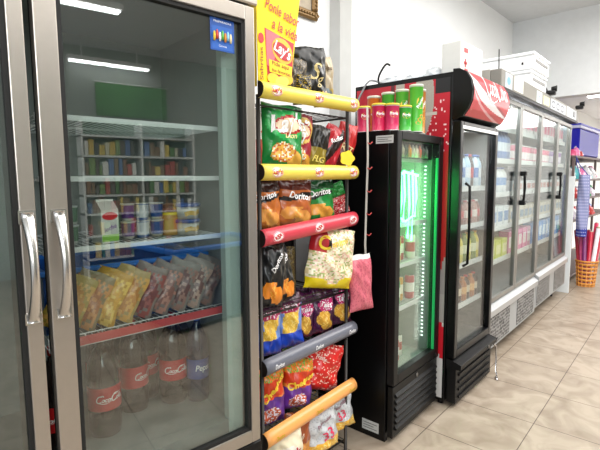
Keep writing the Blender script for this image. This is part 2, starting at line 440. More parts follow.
# blue sticker inside the door glass, top right
mb = MB()
def st(a, b, off=0.0): return (-.0165 + off, a, b)
def quad(mb, y0, y1, z0, z1, x, col): mb.add([(x, y0, z0), (x, y1, z0), (x, y1, z1), (x, y0, z1)], [(0, 1, 2, 3)], col)
mb.box(-.0178, -.0165, -.155, -.062, 1.925, 2.045, '#1d4fa0')
quad(mb, -.148, -.069, 1.93, 2.005, -.0162, '#2a62b8')
for i, c in enumerate(('#e9c22d', '#c8452f', '#e7e9ea', '#58b04a', '#d98a2e', '#8ec6ea', '#e3d0a0')):
    mb.rev([(.0035, 0), (.0045, .012), (.004, .024), (.002, .03)], (-.012, -.142 + i * .0105, 1.955 + .006 * (i % 2)), 8, col=c)
fn = lambda a, b: (-.0158, a, b)
text_on(mb, 'JARRITAS', fn, .007, '#ffffff', cx=-.108, cy=2.033, width=.062); text_on(mb, 'PREPARADAS', fn, .007, '#ffffff', cx=-.108, cy=2.019, width=.068)
text_on(mb, 'Corona', fn, .007, '#ffffff', cx=-.108, cy=1.942, width=.03)
mb.build('sticker', PAINT, [c for c in t.children if c.name.startswith('door')][0])
# wire shelves
SZ = [1.68, 1.50, 1.285, .99]
for z in SZ:
    mb = MB(); x0, x1, y0, y1 = -.64, -.14, -.66, -.045
    for x in (x0, x1, (x0 + x1) / 2): mb.tube([(x, y0, z - .004), (x, y1, z - .004)], .004)
    for i in range(31):
        y = y0 + (y1 - y0) * i / 30; mb.tube([(x0, y, z), (x1, y, z)], .0016, 4)
    mb.box(x1 + .002, x1 + .008, y0, y1, z - .008, z + .008)
    if z < 1.1: mb.tube([(x1 + .004, y0, z + .03), (x1 + .004, y1, z + .03)], .002, 4)
    for i in range(13 if z < 1.1 else 0): mb.tube([(x1 + .004, y0 + (y1 - y0) * i / 12, z), (x1 + .004, y0 + (y1 - y0) * i / 12, z + .03)], .0014, 4)
    mb.build('wire_shelf', WIRE, t)
MB().box(-.136, -.131, -.655, -.05, .985, 1.012, '#c14a4a').build('price_strip', PLAST, t)
MB().box(-.66, -.08, -1.40, -.03, .56, .583).build('floor_rack', LINERG, t)
M1 = Matrix.Translation((-1.24, 1.073, 0)) @ Matrix.Rotation(ROT1, 4, 'Z')
def W1(x, y, z): return tuple(M1 @ Vector((x, y, z)))

# big soda bottles on the cooler floor
def make_bottle(name, args, h=.34, r=.055, liquid='#170806', label_c='#c8161e', cap='#c8161e', txt='Coca-Cola', clear=False):
    o = thing(name, *args)
    k = h / .34
    pr = [(.6 * r, 0), (r * .92, .004 * k), (r, .03 * k), (r, .1 * k), (r * .97, .105 * k), (r * .97, .165 * k), (r, .17 * k), (r, .2 * k), (r * .93, .24 * k), (r * .62, .28 * k), (r * .3, .305 * k), (.013, .32 * k)]
    MB().rev(pr, n=20).build('bottle_body', mat('bottle_' + liquid[1:], liquid, .08, coat=.6, noise=.02), o)
    MB().rev([(.0155, .318 * k), (.0155, .34 * k), (.013, .343 * k)], n=16).build('cap', mat('cap_' + cap[1:], cap, .4), o)
    lb = MB(); lb.rev([(r * 1.01, .095 * k), (r * 1.01, .172 * k)], n=24, col=label_c, cap=False)
    if txt:
        fn = lambda a, b: ((r * 1.02) * math.cos(a / r), (r * 1.02) * math.sin(a / r), b)
        if txt == 'Coca-Cola':
            script_logo(lb, lambda a, b: fn(a, b + .134 * k), 1.75 * r, '#ffffff')
        else: text_on(lb, txt, fn, .024 * k, '#ffffff', .2, 0, .02, 0, .135 * k, width=1.4 * r)
    lb.build('wrap_label', PLAST, o)
    return o
bf = (-.20, -.46, .52)
cola_group = 'big cola bottles on the floor of the steel cooler'
b0 = make_bottle('soda_bottle', ('large red-labelled cola bottle nearest the glass at the left of the cooler floor', 'bottle', W1(-.17, -.515, .592 + .0), ROT1 + R(5), cola_group), h=.37, r=.056)
b0.location = W1(-.30, -.46, .585)
for o in [b0]: pass
for (x, y, lab, rz) in ((-.27, -.625, 'large cola bottle at the far left of the cooler floor, partly hidden', -20),
                        (-.40, -.315, 'large cola bottle on the cooler floor, just right of the foremost one', 35),
                        (-.36, -.165, 'large cola bottle at the right of the cooler floor, beside the dark blue bottles', -10),
                        (-.48, -.235, 'large cola bottle behind the two right-hand cola bottles on the cooler floor', 20),
                        (-.52, -.40, 'large cola bottle on the cooler floor, behind the foremost one', 0)):
    dup(b0, W1(x, y, .585), ROT1 + R(rz), lab)
b1 = make_bottle('soda_bottle', ('dark blue soda bottle against the right wall of the steel cooler', 'bottle', W1(-.30, -.085, .585), ROT1), .36, .045, '#0d1f3f', '#1b3f8c', '#2354b8', 'Pepsi')
dup(b1, W1(-.46, -.085, .585), ROT1, 'dark blue soda bottle in the back right corner of the steel cooler')
# sausage and ham packs leaning on the lower wire shelf
def slice_art(c1, c2, top):
    def a(u, v):
        if v > .86: return top
        if ell(u, v, .5, .45, .42, .36): return c1 if speck(u, v) > .3 else c2
        return c2 if speck(u, v) > .5 else top
    return a
packs = [(-.60, '#c98a2b', '#e0b05a', '#a8923c', 'yellow-topped pack of sausages leaning at the left end of the lower wire shelf'),
         (-.545, '#b26a34', '#d89552', '#8c7c5a', 'tan sausage pack second from the left on the lower wire shelf'),
         (-.485, '#e0a52a', '#f0c860', '#c8962c', 'bright amber sausage pack third from the left on the lower wire shelf'),
         (-.42, '#c4812e', '#e3ac5a', '#b59a60', 'amber frankfurter pack fourth from the left on the lower wire shelf'),
         (-.355, '#7e3d34', '#a3574a', '#8a7a70', 'dark red ham pack fifth from the left on the lower wire shelf'),
         (-.29, '#8c5a4c', '#b98472', '#7c7068', 'brownish ham pack sixth from the left on the lower wire shelf'),
         (-.225, '#6e463e', '#a37a6c', '#8a827a', 'dull brown cold-meat pack seventh from the left on the lower wire shelf'),
         (-.165, '#7a5348', '#c0a090', '#9a9088', 'pale-striped cold-meat pack second from the right on the lower wire shelf'),
         (-.11, '#5f4038', '#8e6a5c', '#6c645c', 'darkest cold-meat pack at the right end of the lower wire shelf')]
for i, (y, c1, c2, c3, lab) in enumerate(packs):
    o = make_bag('meat_pack', .125, .185, .022, slice_art(c1, c2, c3), (), i, 14, 16, (lab, 'food pack', W1(-.19 - .02 * (i % 2), y, .996), ROT1, 'meat packs on the lower wire shelf'))
    o.rotation_euler = (R(-24), R(-14), ROT1 - R(28))
    o.location = W1(-.22, y - .02, .996 + .028)
# things on the upper shelf
def tub(loc, lab, body='#bdbbb4', lid='#2d5090'):
    o = thing('margarine_tub', lab, 'tub', loc, ROT1, 'margarine tubs in the steel cooler')
    MB().rev([(.040, 0), (.047, .045)], n=24, col=body).build('tub_body', PLAST, o)
    MB().rev([(.050, .045), (.050, .055), (.045, .058)], n=24, col=lid).build('tub_lid', PLAST, o)
    lb = MB(); fn = lambda a, b: (.046 * math.cos(a / .045), .046 * math.sin(a / .045), b)
    ribbon(lb, [(-.03, .018), (-.01, .024), (.012, .02), (.032, .028)], .016, fn, '#c8a552'); lb.build('label_band', PLAST, o)
    return o
tub(W1(-.22, -.155, 1.291), 'white margarine tub with blue lid, lower of the stacked pair on the right')
tub(W1(-.22, -.153, 1.350), 'white margarine tub with blue lid, upper of the stacked pair on the right')
o = thing('milk_carton', 'white carton with red and green print on the left of the middle shelf', 'carton', W1(-.2, -.46, 1.291), ROT1 + R(12))
mb = MB().box(-.03, .03, -.03, .03, 0, .11, '#c8c8c4')
mb.prism([(-.03, .11), (.03, .11), (.004, .135), (-.004, .135)], -.03, .03, 'Y', '#bebebb')
quad(mb, -.0295, .0295, .075, .108, .0306, '#cececb'); quad(mb, -.0295, .0295, .005, .028, .0306, '#86b84b')
mb.add([(.031, .027 * math.cos(a * PI / 8), .088 + .013 * math.sin(a * PI / 8)) for a in range(16)], [tuple(range(16))], '#c8202c')
text_on(mb, 'leche', lambda a, b: (.0312, a, b), .016, '#7a3a9a', .2, R(18), cx=0, cy=.05, width=.045)
mb.build('carton_body', CARD, o); MB().box(-.003, .003, -.03, .03, .13, .142).build('top_seal', WHITE, o)
for i, (y, c, l, lab) in enumerate(((-.37, '#b4b0aa', '#5c3a78', 'white yogurt pot with a purple band beside the milk carton'), (-.318, '#2c5a94', '#b4b9be', 'blue yogurt pot right of the purple-banded pot'),
                                    (-.265, '#b4ae9f', '#2a4c86', 'white pot with a blue band in mid shelf'), (-.555, '#aab2ac', '#3b6a4c', 'white pot with a green band at the left end of the middle shelf'))):
    for k in range(2):
        o = thing('yogurt_pot', lab + (', lower one' if k == 0 else ', upper one'), 'pot', W1(-.24, y, 1.291 + k * .062), ROT1, 'yogurt pots on the middle shelf')
        MB().rev([(.019, 0), (.0215, .01), (.0215, .018), (.0225, .042), (.0235, .055), (.0245, .058)], n=18, cols=[c, l, l, l, c, c]).build('pot_body', PLAST, o)
        MB().rev([(.0252, .0585), (.0252, .0605)], n=18, col='#cfd4d8').build('foil_lid', PLAST, o)
o = thing('cheese_bag', 'yellow-banded tan food jar with a bag on top on the middle shelf', 'food pack', W1(-.25, -.208, 1.291), ROT1)
MB().rev([(.034, 0), (.036, .02), (.036, .075), (.034, .085)], n=20, cols=['#c89c5a', '#b98a4c', '#e0c83a']).build('jar', PLAST, o)
MB().rev([(.036, .086), (.038, .1), (.028, .112), (.01, .118)], n=14, cols=['#7e4a3c', '#5b3a30', '#8c6a58']).build('jar_cover', PLAST, o)
# blue crate added to imitate the chest freezer's reflection
o = thing('mirrored_rim_crate', 'added open blue crate imitating the mirrored freezer rim, behind the meat packs', 'crate', W1(-.42, -.35, .998), ROT1)
mb = MB(); x0, x1, y0, y1, h = -.2, .16, -.29, .29, .2
for a in ((x0, x0 + .01, y0, y1), (x1 - .01, x1, y0, y1), (x0, x1, y0, y0 + .01), (x0, x1, y1 - .01, y1)): mb.box(*a, 0, h)
mb.box(x0, x1, y0, y1, 0, .01)
mb.build('crate_body', mat('blue_plastic', '#1c55a8', .35), o)
mb = MB()
for a in ((x0 - .012, x0 + .012, y0 - .012, y1 + .012), (x1 - .012, x1 + .012, y0 - .012, y1 + .012), (x0, x1, y0 - .012, y0 + .012), (x0, x1, y1 - .012, y1 + .012)): mb.box(*a, h - .008, h + .01, bev=.004)
mb.build('rim', mat('blue_rim', '#2a70c8', .3), o)

# ------------------------------------------------------------------ 2. snack rack
RY0, RY1 = 1.245, 1.87
t = thing('snack_rack', 'metal snack rack full of crisp bags with coloured curved shelf strips', 'rack', (0, 0, 0))
t.location = (-1.4, RY0, 0)
RW = RY1 - RY0
mb = MB()
for y in (.012, RW - .012):
    for x in (-.02, -.40): mb.tube([(x, y, 0), (x, y, 1.84)], .009, 8)
    for z in (.05, .9, 1.8): mb.tube([(-.02, y, z), (-.40, y, z)], .006)
mb.build('frame', DWIRE, t)
MB().box(-.425, -.412, .0, RW, .1, 1.84).build('back_panel', mat('rack_back', '#0b0908', .8), t)
SHELF = [.10, .385, .70, .93, 1.27, 1.525, 1.83]
for z in SHELF:
    mb = MB(); zz = z - .03
    for x in (-.40, -.22, -.03): mb.tube([(x, .01, zz), (x, RW - .01, zz)], .004)
    for i in range(16): mb.tube([(-.41, .015 + i * (RW - .03) / 15, zz + .003), (-.03, .015 + i * (RW - .03) / 15, zz + .003)], .0022, 4)
    if z == .93:
        for k in (0, .02, .04): mb.tube([(-.02, .01, zz + k), (-.02, RW - .01, zz + k)], .0025, 5)
    mb.build('shelf', DWIRE, t)
# bowed price strips (z centre left, z centre right, colour)
def strip(zl, zr, h, colr, words, tcol, badge=None, label=None):
    mb = MB(); n = 10; m = 16; vs = []
    prof = [(.004 + .036 * math.cos(a), h * .5 * math.sin(a)) for a in [R(-90 + 180 * k / n) for k in range(n + 1)]]
    for j in range(m + 1):
        y = -.01 + (RW + .02) * j / m; z = zl + (zr - zl) * j / m
        for (x, dz) in prof: vs.append((x, y, z + dz))
    fs = [(j * (n + 1) + i, (j + 1) * (n + 1) + i, (j + 1) * (n + 1) + i + 1, j * (n + 1) + i + 1) for j in range(m) for i in range(n)]
    fs += [tuple(range(n + 1)), tuple(m * (n + 1) + i for i in range(n, -1, -1))]
    fs += [(0, n, m * (n + 1) + n, m * (n + 1))]
    cols = [colr] * (m * n) + ['#2a2220'] * 3
    mb.add(vs, fs, smooth=False, cols=cols)
    for k in range(m * n): mb.sm[k] = True
    o = mb.build('price_strip', PLAST, t)
    if label: o['label'] = label
    for (wd, cy) in words:
        tb = MB()
        def fn(a, b, lift=.0012):
            y = cy + a; zc = zl + (zr - zl) * (y + .01) / (RW + .02); ang = max(-1.4, min(1.4, b / (h * .5)))
            return (.004 + (.036 + lift) * math.cos(ang), y, zc + (h * .5 + lift) * math.sin(ang))
        if badge:
            N = 16; tb.add([fn(.034 * math.cos(2 * PI * k / N), .024 * math.sin(2 * PI * k / N), .0007) for k in range(N)], [tuple(range(N))], badge)
            tb.add([fn(.027 * math.cos(2 * PI * k / N), .018 * math.sin(2 * PI * k / N), .001) for k in range(N)], [tuple(range(N))], '#f5e8e4')
        text_on(tb, wd, lambda a, b: fn(a, b, .0018), .02, tcol, .15, 0, .03, 0, 0, width=.052 if len(wd) > 3 else .03)
        tb.build('lettering', PAINT, o)
ys3 = (.065, .33, .59)
strip(1.855, 1.862, .068, '#f0da5c', [("Lay's", y) for y in ys3], '#c8242c', '#e8b0a8', 'yellow bowed price strip at the top')
strip(1.523, 1.526, .070, '#eed658', [("Lay's", y) for y in ys3], '#c8242c', '#e8b0a8', 'yellow bowed price strip below the green bag')
strip(1.248, 1.288, .074, '#cf4150', [('S', y) for y in ys3], '#c0392f', '#e8909a', 'red bowed price strip')
strip(.684, .708, .072, '#6b6d78', [('Doritos', y) for y in ys3], '#f2f2f4', None, 'grey bowed price strip')
strip(.352, .392, .074, '#efa85e', [('Cheetos', y) for y in ys3], '#c9a81c', None, 'orange bowed price strip')
# header poster
mb = MB()
poly = [(.0, 1.865), (.185, 1.90), (.262, 2.38), (-.01, 2.38)]
mb.prism(poly, -.004, 0, 'X', '#f5d80f')
p = mb.build('poster', CARD, t)
mb = MB()
def pq(pts, x, c): mb.add([(x, a, b) for a, b in pts], [tuple(range(len(pts)))], c)
pq([(.035, 2.105), (.205, 2.075), (.188, 1.905), (.05, 1.885)], .001, '#c21f2e')
pq([(.04, 2.10), (.12, 2.09), (.075, 1.95), (.045, 1.96)], .0015, '#dd6a74')
N = 24
def el(cx, cy, rx, ry, rot, x, c):
    pq([(cx + rx * math.cos(2 * PI * k / N) * math.cos(rot) - ry * math.sin(2 * PI * k / N) * math.sin(rot), cy + rx * math.cos(2 * PI * k / N) * math.sin(rot) + ry * math.sin(2 * PI * k / N) * math.cos(rot)) for k in range(N)], x, c)
el(.135, 2.03, .062, .05, R(-20), .002, '#f2b632'); el(.132, 2.028, .056, .032, R(-20), .003, '#b81722')
pq([(.055, 1.985), (.19, 1.975), (.188, 1.925), (.058, 1.935)], .003, '#f6d51c')
el(.08, 1.91, .035, .022, 0, .0035, '#f3c83c'); el(.13, 1.905, .04, .022, R(10), .0038, '#f7d65a'); el(.17, 1.92, .025, .02, 0, .0036, '#eeb92f')
el(.015, 2.06, .015, .02, 0, .002, '#cf2b2b')
f0 = lambda a, b: (.004, a, b)
text_on(mb, "Lay's", f0, .045, '#ffffff', .1, R(-18), .03, .133, 2.028, width=.10)
text_on(mb, 'Ponle sabor', f0, .044, '#b32a1c', .1, R(-10), .012, .138, 2.185, width=.20)
text_on(mb, 'a la vida', f0, .044, '#b32a1c', .1, R(-10), .012, .15, 2.12, width=.15)
text_on(mb, 'Pide aqui', f0, .017, '#8a1c12', 0, R(-4), .01, .122, 1.967, width=.10)
text_on(mb, 'tus favoritas', f0, .015, '#8a1c12', 0, R(-4), .01, .125, 1.943, width=.11)
text_on(mb, 'Sabritas', f0, .018, '#9c4a12', 0, R(90), .01, .014, 1.96, width=.13)
mb.build('print', PAINT, p)
MB().add([(-.3, 0.0, 1.87), (-.01, 0.0, 1.87), (-.01, 0.0, 2.2), (-.3, 0.0, 2.2)], [(0, 1, 2, 3)]).build('side_card', mat('yellow_card', '#e6c11a', .6), t)

BX = -1.475
def bagp(kind, y0, y1, z0, z1, label, art, texts=(), d=.07, seed=0, tilt=0, x=BX, lean=0, cat='snack bag', name='snack_bag', group='crisp bags on the snack rack'):
    w_ = (y1 - y0); h = z1 - z0
    o = make_bag(name, w_ * 1.04, h, d, art, texts, seed, parent_args=(label, cat, (x, (y0 + y1) / 2, z0), 0, group))
    o.rotation_euler = (R(tilt), R(lean), R(-17 + 5 * math.sin(seed * 2.3)))
    return o
LW = '#ffffff'
def T(s, cu, cv, size, col=LW, rot=0, sh=.15, bold=.03): return (s, cu, cv, size, col, R(rot), sh, bold)
# bags standing behind the front rows
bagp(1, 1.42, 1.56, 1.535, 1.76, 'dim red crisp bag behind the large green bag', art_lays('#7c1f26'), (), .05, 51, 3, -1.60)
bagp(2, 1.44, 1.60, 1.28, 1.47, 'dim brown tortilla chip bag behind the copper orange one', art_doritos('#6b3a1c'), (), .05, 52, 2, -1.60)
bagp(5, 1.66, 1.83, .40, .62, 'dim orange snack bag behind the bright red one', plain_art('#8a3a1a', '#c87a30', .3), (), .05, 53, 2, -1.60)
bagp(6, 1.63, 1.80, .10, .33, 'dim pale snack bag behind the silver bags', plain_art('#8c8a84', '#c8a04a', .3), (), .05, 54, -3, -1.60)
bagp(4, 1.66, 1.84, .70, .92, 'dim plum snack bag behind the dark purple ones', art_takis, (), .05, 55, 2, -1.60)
# top shelf
bagp(0, 1.48, 1.58, 1.85, 2.045, 'dark grey crisp bag beside the yellow poster on the top shelf', plain_art('#4a4540', '#8a7a60'), (), .06, 1, -6)
bagp(0, 1.555, 1.74, 1.85, 2.115, 'black crisp bag with gold script standing on the top shelf of the rack', art_black, (T('S', .6, .55, .085, '#d8c48a', -8, .4, 0), T('g', .72, .36, .05, '#d8c48a', 0, .4, 0)), .08, 2, 5)
bagp(0, 1.71, 1.83, 1.85, 2.10, 'beige kraft crisp bag at the right end of the top shelf', lambda u, v: '#b9a88a' if v > .35 else ('#7d8a90' if ell(u, v, .5, .25, .3, .1) else '#c7ac5e'), (T('Chips', .5, .75, .02, '#5a4630'),), .07, 3, 3, -1.50)
bagp(0, 1.49, 1.57, 1.85, 1.96, 'small black snack bag with yellow specks in front of the dark grey bag', plain_art('#18171a', '#c9a92a', .15), (), .04, 4, 0, -1.415)
# second shelf
bagp(1, 1.25, 1.32, 1.535, 1.79, 'red and white crisp bag at the left end, half hidden by the steel cooler', lambda u, v: '#a5302c' if v < .5 else '#d8cfc6', (T('L', .7, .7, .05, '#b3161c'),), .06, 5, x=-1.48)
bagp(1, 1.325, 1.545, 1.535, 1.825, 'large green crisp bag with a red oval logo above the yellow strip', art_lays('#16883c'), (T("Lay's", .55, .68, .075, LW, 6, .15, .04), T('Limon', .6, .52, .02, '#f5e9a0', 0)), .10, 6, -2)
bagp(1, 1.50, 1.64, 1.535, 1.80, 'dark red crisp bag just right of the large green bag', art_lays('#a82a3a', '#e3a13c'), (T("Lay's", .55, .68, .042, LW, 70, .1, .04),), .07, 7, -4, -1.50)
bagp(1, 1.60, 1.71, 1.535, 1.755, 'olive and black crisp bag in the middle of the shelf under the top strip', lambda u, v: '#8d7a24' if v < .5 else '#1c1915', (T('FLG', .5, .25, .03, '#e9d36a', 0),), .06, 8, -12, -1.47)
bagp(1, 1.675, 1.80, 1.54, 1.77, 'red crisp bag with dark streaks leaning right beside the olive bag', lambda u, v: '#b82530' if abs(u - v) > .2 else '#2a1816', (T('Ruffles', .5, .7, .022, LW, 40),), .06, 9, -20, -1.47)
bagp(1, 1.80, 1.92, 1.54, 1.785, 'red and brown crisp bag at the right end under the top strip', lambda u, v: '#bf2a2a' if v > .45 else '#6b1f1c', (T('RIT', .5, .45, .04, '#f0d9a0', -10),), .06, 10, -14, -1.47)
o = thing('price_card', 'yellow flower-shaped price card on the second yellow strip', 'card', (-1.375, 1.80, 1.56))
mb = MB(); N = 40
mb.prism([((.055 + .005 * math.cos(5 * 2 * PI * k / N)) * math.cos(2 * PI * k / N), .035 + (.036 + .004 * math.cos(5 * 2 * PI * k / N)) * math.sin(2 * PI * k / N)) for k in range(N)], 0, .003, 'X', '#e9cb2c'); mb.build('card_face', CARD, o)
MB().box(-.004, 0, -.006, .006, -.005, .04).build('clip', WHITE, o)
# third shelf
bagp(2, 1.255, 1.41, 1.275, 1.485, 'orange-brown tortilla chip bag at the left end above the red strip', art_doritos('#c8702c', '#e8a050', '#3a1a14'), (T('Doritos', .42, .70, .026, LW, 12),), .08, 11)
bagp(2, 1.41, 1.61, 1.275, 1.49, 'copper orange tortilla chip bag in the middle above the red strip', art_doritos('#b8622c', '#e09a4a', '#5a2014'), (T('Doritos', .55, .66, .030, LW, -8),), .09, 12, -3)
bagp(2, 1.605, 1.785, 1.285, 1.49, 'green tortilla chip bag above the red strip', art_doritos('#1f8a3a', '#e6a040', '#0f4a22'), (T('Doritos', .48, .70, .030, LW, 4),), .08, 13, 2)
bagp(2, 1.79, 1.94, 1.30, 1.41, 'small crumpled red snack bag at the right end above the red strip', plain_art('#b3222a', '#e8c8c0', .2), (), .05, 14, 14)
bagp(2, 1.80, 1.90, 1.40, 1.475, 'small green snack bag above the small crumpled red bag', plain_art('#1d7a30', '#2fa84a', .3), (), .04, 15, 20, -1.47)
# wire-fronted shelf
bagp(3, 1.262, 1.39, .925, 1.21, 'black tortilla chip bag with orange chips at the left end of the wire-front shelf', art_doritos('#131416'), (T('Doritos', .6, .74, .022, LW, 60),), .08, 16, -3, -1.44)
bagp(3, 1.375, 1.495, .935, 1.20, 'black tortilla chip bag tilted right, second on the wire-front shelf', art_doritos('#131416'), (T('Doritos', .45, .70, .026, LW, 45),), .08, 17, 12, -1.45)
bagp(3, 1.575, 1.845, .945, 1.245, 'big pale bag of coloured puffed corn hanging over the wire-front shelf', art_corn, (T('C', .22, .78, .07, '#e8c92c', 0, 0, .04), T('onitos', .55, .80, .03, '#e8c92c', 12)), .11, 18, -8, -1.43)
bagp(3, 1.50, 1.60, .92, 1.16, 'dim brown snack bag behind the black and the puffed corn bags', plain_art('#5b4a30', '#8c7a4a', .4), (), .07, 19, 0, -1.56)
# fourth
bagp(4, 1.262, 1.41, .69, .945, 'blue and yellow corn snack bag at the left end above the grey strip', art_tostitos, (T('Churritos', .5, .82, .014, LW),), .08, 20)
bagp(4, 1.405, 1.56, .69, .955, 'yellow and blue corn snack bag second above the grey strip', art_tostitos, (T('Churritos', .5, .82, .014, LW, 10),), .09, 21, 4)
bagp(4, 1.54, 1.66, .70, .93, 'dark purple snack bag in the middle above the grey strip', art_takis, (T('Takis', .5, .66, .022, LW, 10),), .07, 22, -2, -1.50)
bagp(4, 1.645, 1.79, .70, .945, 'dark purple snack bag with yellow rolls, second from the right above the grey strip', art_takis, (T('Takis', .52, .66, .026, LW, -10),), .08, 23, 0)
bagp(4, 1.80, 1.945, .71, .955, 'dark purple snack bag with yellow rolls at the right end above the grey strip', art_takis, (T('Takis', .55, .66, .028, LW, 10),), .08, 24, 3)
# fifth
bagp(5, 1.262, 1.425, .36, .635, 'purple and orange cheese puff bag at the left end above the orange strip', art_cheetos(), (T('Cheetos', .52, .68, .034, '#f4cf3a', 38, .1, .05),), .09, 25)
bagp(5, 1.43, 1.60, .375, .615, 'purple and orange cheese puff bag second above the orange strip', art_cheetos('#6b3192'), (T('Cheetos', .5, .62, .034, '#f4cf3a', 20, .1, .05),), .10, 26, -6)
bagp(5, 1.58, 1.80, .40, .645, 'bright red snack bag with stick shapes at the right above the orange strip', lambda u, v: '#f0c8b8' if speck(u, v) < .14 else '#d8241f', (T('Fritos', .3, .75, .02, '#f6e2d8', -20),), .10, 27, -14, -1.48)
bagp(5, 1.46, 1.60, .53, .66, 'green and brown snack bag peeping over the cheese puff bags', plain_art('#4f7a32', '#7a4a2c', .4), (), .06, 28, 0, -1.55)
# bottom
bagp(6, 1.27, 1.48, .10, .335, 'cream crisp bag with a red logo at the left end of the bottom shelf', lambda u, v: '#e9dfc0' if not ell(u, v, .6, .6, .25, .16) else '#f6f0e2', (T("Lay's", .62, .6, .04, '#c2263a', 5),), .10, 29, 0, -1.42)
bagp(6, 1.44, 1.59, .10, .36, 'orange-brown snack bag between the cream and the silver bags', lambda u, v: '#a8552c' if v > .4 else '#d08a40', (T('Poffets', .5, .5, .02, '#f2e0c8', 70),), .08, 30, 0, -1.46)
bagp(6, 1.565, 1.775, .095, .345, 'silver bag of yellow corn puffs on the bottom shelf', art_popcorn, (T('33', .58, .45, .052, '#d83a5c', 14, 0, .03), T('Palomitas', .5, .75, .02, '#8a5a6a', 14)), .10, 31, 6, -1.43)
bagp(6, 1.76, 1.95, .12, .35, 'silver bag of yellow corn puffs at the right end of the bottom shelf', art_popcorn, (T('33', .5, .48, .045, '#d83a5c', 14, 0, .03), T('Palomitas', .5, .75, .02, '#8a5a6a', 14)), .10, 32, 8, -1.46)

# hanging clip strip and pink bag
t = thing('clip_strip', 'clear plastic clip strip with red hooks hanging at the right end of the rack', 'hanger', (-1.372, 1.965, 0))
mb = MB(); pts = [(0, 0, 1.86), (.004, .004, 1.6), (.0, .0, 1.35), (.004, -.012, 1.15), (.0, .0, 1.08)]
for i in range(4):
    a, b = pts[i], pts[i + 1]
    mb.add([(a[0], a[1] - .008, a[2]), (a[0], a[1] + .008, a[2]), (b[0], b[1] + .008, b[2]), (b[0], b[1] - .008, b[2]), (a[0] - .002, a[1] - .008, a[2]), (a[0] - .002, a[1] + .008, a[2]), (b[0] - .002, b[1] + .008, b[2]), (b[0] - .002, b[1] - .008, b[2])],
           [(0, 1, 2, 3), (7, 6, 5, 4), (0, 3, 7, 4), (1, 5, 6, 2)])
mb.build('strap', mat('clear_strip', '#b9b5ad', .3), t)
for z in (1.68, 1.55, 1.43, 1.31, 1.2): MB().tube([(0, 0, z), (.012, .012, z - .008), (.018, .022, z + .004)], .003, 5).build('hook', mat('red_plastic', '#b8403c', .4), t)
o = bagp(9, 1.845, 1.985, .80, 1.10, 'pink candy bag hanging from the clear clip strip beside the rack', lambda u, v: '#e2e0dc' if v > .93 else ('#d8707e' if speck(u, v) > .3 else '#c45a6c'), (), .07, 40, 4, -1.36, group=None)

# ------------------------------------------------------------------ 3. small black cooler with green light
R3 = R(3.2); L3 = (-1.262, 2.085, 0)
t = thing('display_cooler', 'small black glass-door cooler glowing green beside the snack rack', 'refrigerator', L3, R3)
W3, D3, H3 = .60, .58, 1.75
mb = MB()
mb.box(-D3, -.05, 0, .03, .0, H3).box(-D3, -.05, W3 - .03, W3, .0, H3).box(-D3, -D3 + .03, .03, W3 - .03, .0, H3)
mb.box(-D3, -.05, .03, W3 - .03, H3 - .03, H3).box(-D3, -.05, .03, W3 - .03, .02, .36)
mb.build('body', BLACK, t, bevel=.004)
LIN3 = mat('pale_liner', '#8fa096', .5)
MB().box(-D3 + .03, -D3 + .038, .03, W3 - .03, .36, H3 - .03).box(-D3 + .038, -.06, .03, .036, .36, H3 - .03).box(-D3 + .038, -.06, W3 - .036, W3 - .03, .36, H3 - .03).box(-D3 + .03, -.06, .03, W3 - .03, .36, .366).build('liner', LIN3, t)
mb = MB(); fz0, fz1 = .345, H3 - .005
mb.box(-.045, 0, 0, .05, fz0, fz1).box(-.045, 0, W3 - .06, W3, fz0, fz1).box(-.045, 0, .05, W3 - .06, fz0, fz0 + .055).box(-.045, 0, .05, W3 - .06, fz1 - .045, fz1)
d = mb.build('door', BLACKP, t, bevel=.004)
MB().box(-.026, -.02, .05, W3 - .06, fz0 + .055, fz1 - .045).build('glass_pane', GLASSS, d)
GE = mat('green_edge_light', '#17904a', .4, emit=.35)
MB().box(-.019, -.008, .051, .056, fz0 + .056, fz1 - .12).build('edge_seal', mat('pale_green_seal', '#8cc8a0', .4), d)
MB().box(-.019, -.006, W3 - .074, W3 - .061, fz0 + .056, fz1 - .13).build('edge_light', GE, d)
mb = MB(); mb.box(-.04, -.006, .004, W3 - .004, .035, .335)
mb.build('kick_panel', BLACKP, t, bevel=.004)
for k in range(6):
    z = .075 + k * .038
    MB().prism([(-.006, z), (.008, z + .004), (.008, z + .012), (-.006, z + .026)], .03, W3 - .03, 'Y').build('louvre', BLACKP, t)
MB().rev([(.014, 0), (.012, .006)], (-.006, .3, .31), 14, 'X').build('lock', DARKSTEEL, t)
MB().box(-.02, .006, W3 - .05, W3 - .01, .335, .365, bev=.004).build('hinge', BLACKP, t)
for (x, z, w_, h_) in ((-.13, 1.68, .105, .042), (-.20, .035, .11, .062)):
    mb = MB().box(x, x + w_, -.0015, -.0003, z, z + h_, '#b8bab8')
    for q in range(3): mb.box(x + .008, x + w_ * (.9 - .2 * (q % 2)), -.002, -.0015, z + h_ * (.22 + .24 * q), z + h_ * (.22 + .24 * q) + .004, '#5c5e5c')
    mb.build('sticker', CARD, t)
